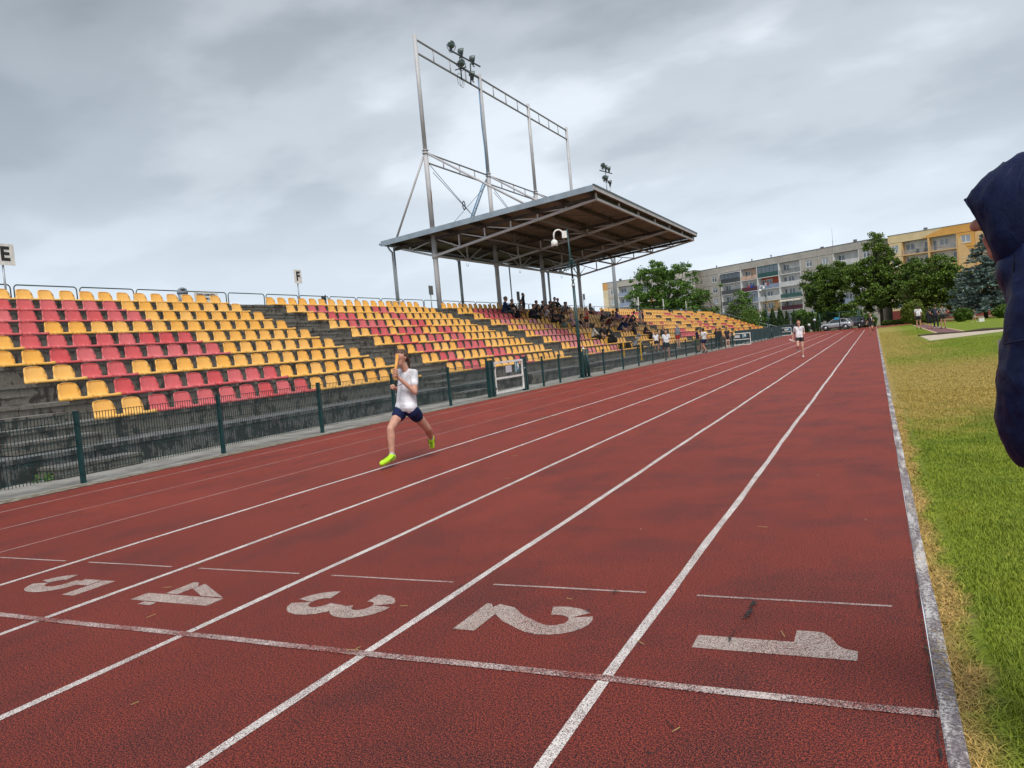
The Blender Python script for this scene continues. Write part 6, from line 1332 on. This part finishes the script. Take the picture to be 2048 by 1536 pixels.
LZ = ZA - PZ
standing(1314, 705, 664, 'boy in white T-shirt and black shorts on the front ledge, looking down', x=-12.8, z=LZ, top=WH, bot=BK, face=R(-70), pose='lookdown')
standing(1319, 703, 668, 'dark clothed child half hidden behind the white T-shirt boy', x=-13.1, z=LZ, top=BK, bot=BK, height=1.45)
standing(1335, 716, 662, 'boy in white T-shirt and black shorts behind the fence beside the grey block', x=-11.5, top=WH, bot=BK, face=R(-75), hair='brown')
standing(1330, 708, 655, 'auburn haired woman in black leaning by the fence', x=-12.6, z=LZ, top=BK, bot=(.10, .02, .04), hair='red', sleeve='long', leg='long', face=R(-30), height=1.68)
standing(1358, 702, 649, 'bald man in grey hoodie and red shorts standing with his back turned', x=-12.9, z=LZ, top=(.20, .22, .25), bot=(.40, .03, .03), hair=None, sleeve='long', hood=True, leg='shorts', face=R(160), height=1.78)
standing(1397, 704, 655, 'man in navy T-shirt and olive shorts standing behind the fence in profile', x=-11.6, top=(.012, .016, .04), bot=OLV, shoe=(.02, .02, .02), leg='knee', face=R(175), height=1.76, pose='fold')
p = on_ground(1410, 706)
g, Q, s, H = person('boy in white T-shirt with back lettering and navy shorts walking on the track edge', p, R(150), hpix(p, 656, 706), 'walk', WH, NV, (.02, .02, .025), 'dark', 'short', 'short', 'shorts', SK[1], .02, 4, GS)
mb = MB(); cc_ = Q['chest'] + Vector((0, -.137, .09))
for i_ in range(7): q_ = (i_ - 3) / 3; mb.box(cc_.x + q_ * .11 - .011, cc_.y - .004, cc_.z - .025 * q_ * q_ - .022, cc_.x + q_ * .11 + .011, cc_.y + .03, cc_.z - .025 * q_ * q_ + .022)
mb.build('shirt_print', M_BLACKP, g)
standing(1404, 700, 660, 'person in grey half hidden behind the lettered white T-shirt', x=-11.9, top=(.2, .18, .2), bot=BK, height=1.6)
standing(1436, 699, 656, 'girl in black drinking from a bottle by the far gate', x=-11.5, top=BK, bot=BK, leg='long', sleeve='long', pose='drink', hair='brown', hairlen='long', face=R(-60), height=1.66)
standing(1443, 698, 656, 'fair haired woman in black top and grey brown trousers by the far gate', x=-11.3, top=BK, bot=(.10, .085, .075), sleeve='long', leg='long', hair='fair', hairlen='tail', pose='drink', face=R(160), height=1.68)
standing(1456, 694, 655, 'girl in black sports top and shorts leaning at the number 8 gate', x=-10.4, top=BK, bot=BK, leg='tight', hairlen='tail', face=R(-50), height=1.64)
for i_, (px_, py_, lab_, c_) in enumerate(((1016, 626, 'boy in dark tracksuit squeezed beside the bald man', BK), (1070, 622, 'boy with hood behind the three seated in black', (.02, .02, .03)), (1118, 640, 'boy in charcoal T-shirt below the grey T-shirt', (.05, .05, .055)), (1107, 646, 'boy in black shorts stretching his legs below the white T-shirt', BK), (1203, 640, 'girl in dark vest seated behind the red top', (.06, .05, .06)), (1249, 649, 'boy in navy sweater between the purple sweater and the black jacket', NV), (1213, 655, 'girl in maroon top at the left of the lower group', (.12, .02, .02)), (1290, 668, 'boy in dark shirt sitting alone near the long hair', (.04, .04, .05)))): seated(px_, py_, lab_, top=c_, bot=BK if i_ % 2 else GY, sleeve='long' if i_ % 3 else 'short', leg='long' if i_ % 2 else 'shorts')
# bags
def bag(px, py, label, c=(.012, .012, .014), sx=.32, tier=None):
    k, p = tier_of(px, py); g = empty('backpack', (XA - PX * k + .15, p.y, ZA + PZ * k + .02), random.uniform(-1, 1), label, 'bag', 'bags on the seats')
    mb = MB(); mb.ball((0, 0, .2), (.16, sx * .6, .23), 10, 8); mb.ball((.1, 0, .14), (.09, sx * .42, .14), 8, 6); mb.build('bag_body', cloth(c, 'bag'), g)
    mb = MB()
    for s_ in (-.08, .08): mb.tube([(-.12, s_, .38), (-.22, s_, .25), (-.14, s_, .05)], .018, 5)
    mb.build('strap', cloth(c, 'bag'), g); return g
bag(1228, 684, 'large black backpack on the seats near the yellow posts'); bag(1218, 682, 'black sports bag beside the large backpack'); bag(1302, 678, 'black backpack resting on a seat left of the white T-shirt boy')
bag(1256, 703, 'black and white bag on the front row under the rail', sx=.5); bag(1034, 632, 'small dark bag below the bald man'); bag(1214, 636, 'pale grey bag behind the green shirted boy', (.25, .25, .28)); bag(1128, 655, 'sage green cloth bag on the aisle', (.13, .18, .15)); bag(1244, 707, 'black bag left of the hooded person', sx=.4)
# ================================================================ hooded man at the right edge
D0 = 2.3; pc = C0 + ray(2090, 607) * D0; vr = Vector((ray(2090, 607).x, ray(2090, 607).y)).normalized(); F_ = Matrix.Rotation(math.radians(-5), 3, 'Z') @ Vector((-vr.y, vr.x, 0))
man = empty('person', (pc.x, pc.y, 0), math.atan2(F_.y, F_.x) - math.pi / 2, 'man in wet dark navy hooded rain jacket at the right edge, looking left', 'person')
man.scale = (1, .84, 1)
# local axes: +y forward (image left), -x toward the camera side
def jacket_mat():
    m, nt, b = newmat('wet_navy_jacket'); P = geopos(nt)
    n = noise(nt, scaled(nt, P, 1, 1, .55), 13, 5, .55, 1.6); st = noise(nt, P, 320, 3, .6)
    nt.links.new(mixc(nt, n, (0.0012, 0.0042, 0.026), (0.0040, 0.0110, 0.062)), b.inputs['Base Color'])
    nt.links.new(ramp(nt, noise(nt, P, 16, 4, .6), [(.3, .42), (.7, .68)]), b.inputs['Roughness']); b.inputs['Specular IOR Level'].default_value = .24
    v = nt.nodes.new('ShaderNodeTexVoronoi'); v.inputs['Scale'].default_value = 130; nt.links.new(P, v.inputs['Vector'])
    dr = M(nt, 'MULTIPLY', M(nt, 'SUBTRACT', .16, v.outputs['Distance']), 5, clamp=True); sel = M(nt, 'MULTIPLY', M(nt, 'SUBTRACT', noise(nt, P, 9, 3, .5), .52), 9, clamp=True)
    h = M(nt, 'ADD', M(nt, 'MULTIPLY', n, 1.2), M(nt, 'ADD', M(nt, 'MULTIPLY', M(nt, 'MULTIPLY', dr, sel), .8), M(nt, 'MULTIPLY', st, .12)))
    bump_in(nt, b, h, .6, .012); return m
MJ = jacket_mat()
def E3(mb, x, f, z, rx, rf, rz, n=16, m_=12): mb.ball((x, f, z), (rx, rf, rz), n, m_)
def lofthood():
    T_ = [(.224, 1.738), (.198, 1.761), (.148, 1.798), (.088, 1.827), (.02, 1.840), (-.05, 1.832), (-.11, 1.80), (-.15, 1.745), (-.168, 1.69)]
    B_ = [(.132, 1.512), (.130, 1.507), (.118, 1.497), (.085, 1.480), (.04, 1.462), (-.01, 1.455), (-.06, 1.475), (-.11, 1.55), (-.158, 1.64)]
    Wd = [.052, .080, .104, .122, .132, .132, .118, .082, .028]; n = 44; m_ = 34; vs = []; L9 = len(T_) - 1
    def ip(A, t):
        t = t * L9; i = min(int(t), L9 - 1); f = t - i
        if hasattr(A[0], '__len__'):
            p0, p1, p2, p3 = (Vector(A[max(i - 1, 0)]), Vector(A[i]), Vector(A[i + 1]), Vector(A[min(i + 2, L9)]))
            return .5 * (2 * p1 + (p2 - p0) * f + (2 * p0 - 5 * p1 + 4 * p2 - p3) * f * f + (3 * p1 - p0 - 3 * p2 + p3) * f ** 3)
        return A[i] * (1 - f) + A[i + 1] * f
    from mathutils import noise as mn
    for j in range(m_ + 1):
        t = j / m_; T, B, wd = ip(T_, t), ip(B_, t), ip(Wd, t)
        for i in range(n):
            a = 2 * math.pi * i / n; c, s_ = math.cos(a), math.sin(a); mid = (T + B) / 2; h = (T - B) / 2
            c2 = math.copysign(abs(c) ** .85, c); s2 = math.copysign(abs(s_) ** .8, s_); q = mid + h * c2
            pf = q.x - .016 * (1 - abs(c) ** 2) * (1 - t) ** 4; p = Vector((wd * s2, pf, q.y))
            nv_ = Vector((s_, -.2 * t, c)); gather = math.sin(a * 13 + 2.5 * mn.noise(Vector((a * 2, t * 3, 0)))) * .0022 * max(0, 1 - t * 3.0)
            fold = mn.noise(Vector((p.x * 9, p.y * 22 + p.z * 14, p.z * 7))) * .014 + abs(mn.noise(Vector((p.x * 14, p.y * 30 - p.z * 26, 3)))) * .016 + mn.noise(p * 60) * .002
            vs.append(p + nv_ * (gather + fold * min(1, t * 6 + .15)))
    fs = [(j * n + i, j * n + (i + 1) % n, (j + 1) * n + (i + 1) % n, (j + 1) * n + i) for j in range(m_) for i in range(n)] + [tuple(range(m_ * n, m_ * n + n))]
    inner = [v - Vector((v.x, 0, v.z - 1.65)).normalized() * .006 for v in vs]
    k_ = len(vs); fi = [tuple(k_ + q for q in f[::-1]) for f in fs]; rim = [(i, k_ + i, k_ + (i + 1) % n, (i + 1) % n) for i in range(n)]
    mb = MB(); mb.add(vs + inner, fs + fi + rim, 0, True); o = mb.build('hood', MJ, man)
    rm = MB(); rm.tube([vs[i % n] * 1.0 for i in range(n + 1)], .0045, 6, 0, False); rm.build('hood_hem', MJ, man)
    sm = MB(); sm.tube([vs[5 * n + i] + Vector((vs[5 * n + i].x * .02, 0, .001)) for i in range(n // 2 + 1)], .0022, 5, 0, False); sm.build('hood_seam', MJ, man)
    return o
lofthood()
tb = MB()
prof = [(.975, .060, .11), (1.005, .112, .125), (1.06, .136, .135), (1.155, .134, .14), (1.245, .120, .14), (1.30, .108, .14), (1.36, .092, .135)]
for (z, f, r), (z2, f2, r2) in zip(prof[:-1], prof[1:]):
    for x in (-.10, 0, .10):
        rr = r - abs(x) * .15; cap(tb, (x, f + .018 - rr, z), (x, f2 + .018 - (r2 - abs(x) * .15), z2), rr, r2 - abs(x) * .15, 14)
for e in (-1, 1):
    cap(tb, (0, -.04, 1.36), (e * .15, -.05, 1.375), .115, .095, 14); cap(tb, (e * .17, -.05, 1.37), (e * .235, -.10, 1.12), .095, .075, 14); cap(tb, (e * .235, -.10, 1.12), (e * .20, -.02, .96), .076, .055, 14)
for x in (-.045, .045): cap(tb, (x, .052, 1.497), (x, .045, 1.42), .086, .074, 14)
cap(tb, (0, -.03, 1.50), (0, -.02, 1.40), .12, .13, 14)
for x in (-.05, .05): cap(tb, (x, .012, 1.525), (x * 1.3, -.005, 1.43), .092, .118, 14)
solid('jacket', tb, MJ, man, .0085, 5, [(.15, .030), (.06, .010)])
lg = MB()
for e in (-1, 1): cap(lg, (e * .09, -.085, .93), (e * .10, -.09, .50), .092, .07, 12); cap(lg, (e * .10, -.09, .50), (e * .10, -.09, .08), .07, .055, 12)
cap(lg, (-.06, -.08, .93), (.06, -.08, .93), .10, .10, 12)
solid('trousers', lg, cloth((.03, .035, .05)), man, .016, 4)
for e in (-1, 1): mb = MB(); cap(mb, (e * .10, -.15, .045), (e * .11, .035, .035), .045, .038, 10); solid('shoe', mb, SHOE((.4, .4, .4)), man, .012, 2)
hd_ = MB(); cap(hd_, (0, .02, 1.66), (0, .055, 1.665), .085, .083, 14); cap(hd_, (0, .06, 1.63), (0, .105, 1.585), .07, .040, 14); cap(hd_, (0, 0, 1.60), (0, -.02, 1.45), .06, .06, 12)
cap(hd_, (0, .125, 1.680), (0, .180, 1.652), .013, .019, 10); cap(hd_, (.013, .158, 1.648), (-.013, .158, 1.648), .015, .015, 8); cap(hd_, (-.014, .146, 1.607), (.014, .146, 1.607), .014, .014, 8); cap(hd_, (-.012, .142, 1.592), (.012, .142, 1.592), .013, .013, 8); cap(hd_, (0, .128, 1.567), (0, .122, 1.560), .022, .022, 8)
cap(hd_, (0, -.02, 1.46), (0, -.03, 1.36), .06, .05, 10)
hd_.v = [(a, b_ + .018, c) for a, b_, c in hd_.v]
solid('body', hd_, skin('man', (.46, .20, .15)), man, .0055, 3)
mb = MB()
for i in range(260):
    a = random.uniform(-.05, .05); z = random.uniform(1.545, 1.60); mb.tube([(a, .142 - abs(a) * .9 - (1.60 - z) * .35, z), (a * 1.05, .153 - abs(a) * .9 - (1.60 - z) * .35, z - .006)], .0007, 3, 0, False)
mb.build('stubble', mat('grey_stubble', (.35, .3, .28), .7), man)
mb = MB(); mb.tube([(-.118, .065, 1.545), (-.135, .068, 1.50), (-.137, .066, 1.42), (-.139, .068, 1.34)], .0022, 6); mb.tube([(-.139, .068, 1.345), (-.139, .069, 1.305)], .0045, 8); mb.build('drawstring', mat('matt_black_cord', (.004, .004, .005), .95, spec=.1), man)
mb = MB(); mb.tube([(-.137, .086, 1.14), (-.142, .072, 1.10), (-.142, .086, 1.05), (-.135, .092, 1.01)], .0045, 6); mb.build('pocket_zip', M_BLACKP, man)
for z, c in ((1.205, (.45, .06, .05)), (1.192, (.65, .65, .65)), (1.18, (.05, .2, .4))): mb = MB(); mb.box(-.03, .13, z, .05, .150, z + .011); mb.build('chest_band', cloth(c, 'band'), man)
mb = MB(); mb.box(-.10, .095, 1.262, -.085, .134, 1.300); mb.build('badge', cloth((.55, .53, .45), 'badge'), man)
for pts_ in ([(-.20, .10, 1.29), (-.24, .03, 1.30), (-.25, -.05, 1.31)], [(-.15, .118, 1.235), (-.19, .09, 1.22), (-.215, .03, 1.20)], [(-.15, .118, 1.235), (-.148, .122, 1.17)]):
    mb = MB(); mb.tube(pts_, .003, 5); mb.build('seam', MJ, man)
# weed tuft at the foot of the stand
g = empty('weed', (-12.05, 7.85, 0), 0, 'small green weed at the foot of the concrete steps', 'plant')
quads('leaves', np.array([(random.gauss(0, .05), random.gauss(0, .12), abs(random.gauss(0, .06))) for i in range(120)]), .035, LF2, g)
# ================================================================ finish the fused skins and the lettering
bpy.context.view_layer.update(); dg = bpy.context.evaluated_depsgraph_get()
new = [(o, bpy.data.meshes.new_from_object(o.evaluated_get(dg))) for o in DEFER]
for o, me in new:
    o.modifiers.clear(); mts = [m for m in o.data.materials]; o.data = me
    if not len(me.materials):
        for m in mts: me.materials.append(m)
    me.polygons.foreach_set('use_smooth', np.ones(len(me.polygons), dtype=bool)); me.name = o.name
tx_ = [(o, m, nm, bpy.data.meshes.new_from_object(o.evaluated_get(dg))) for o, m, nm in TXT]
for o, m, nm, me in tx_:
    if len(me.vertices) == 0: bpy.data.objects.remove(o); continue
    me.materials.clear(); me.materials.append(m); n_ = bpy.data.objects.new('tmp', me); n_.name = nm; COL.objects.link(n_); n_.parent = o.parent; n_.matrix_local = o.matrix_local.copy(); bpy.data.objects.remove(o)
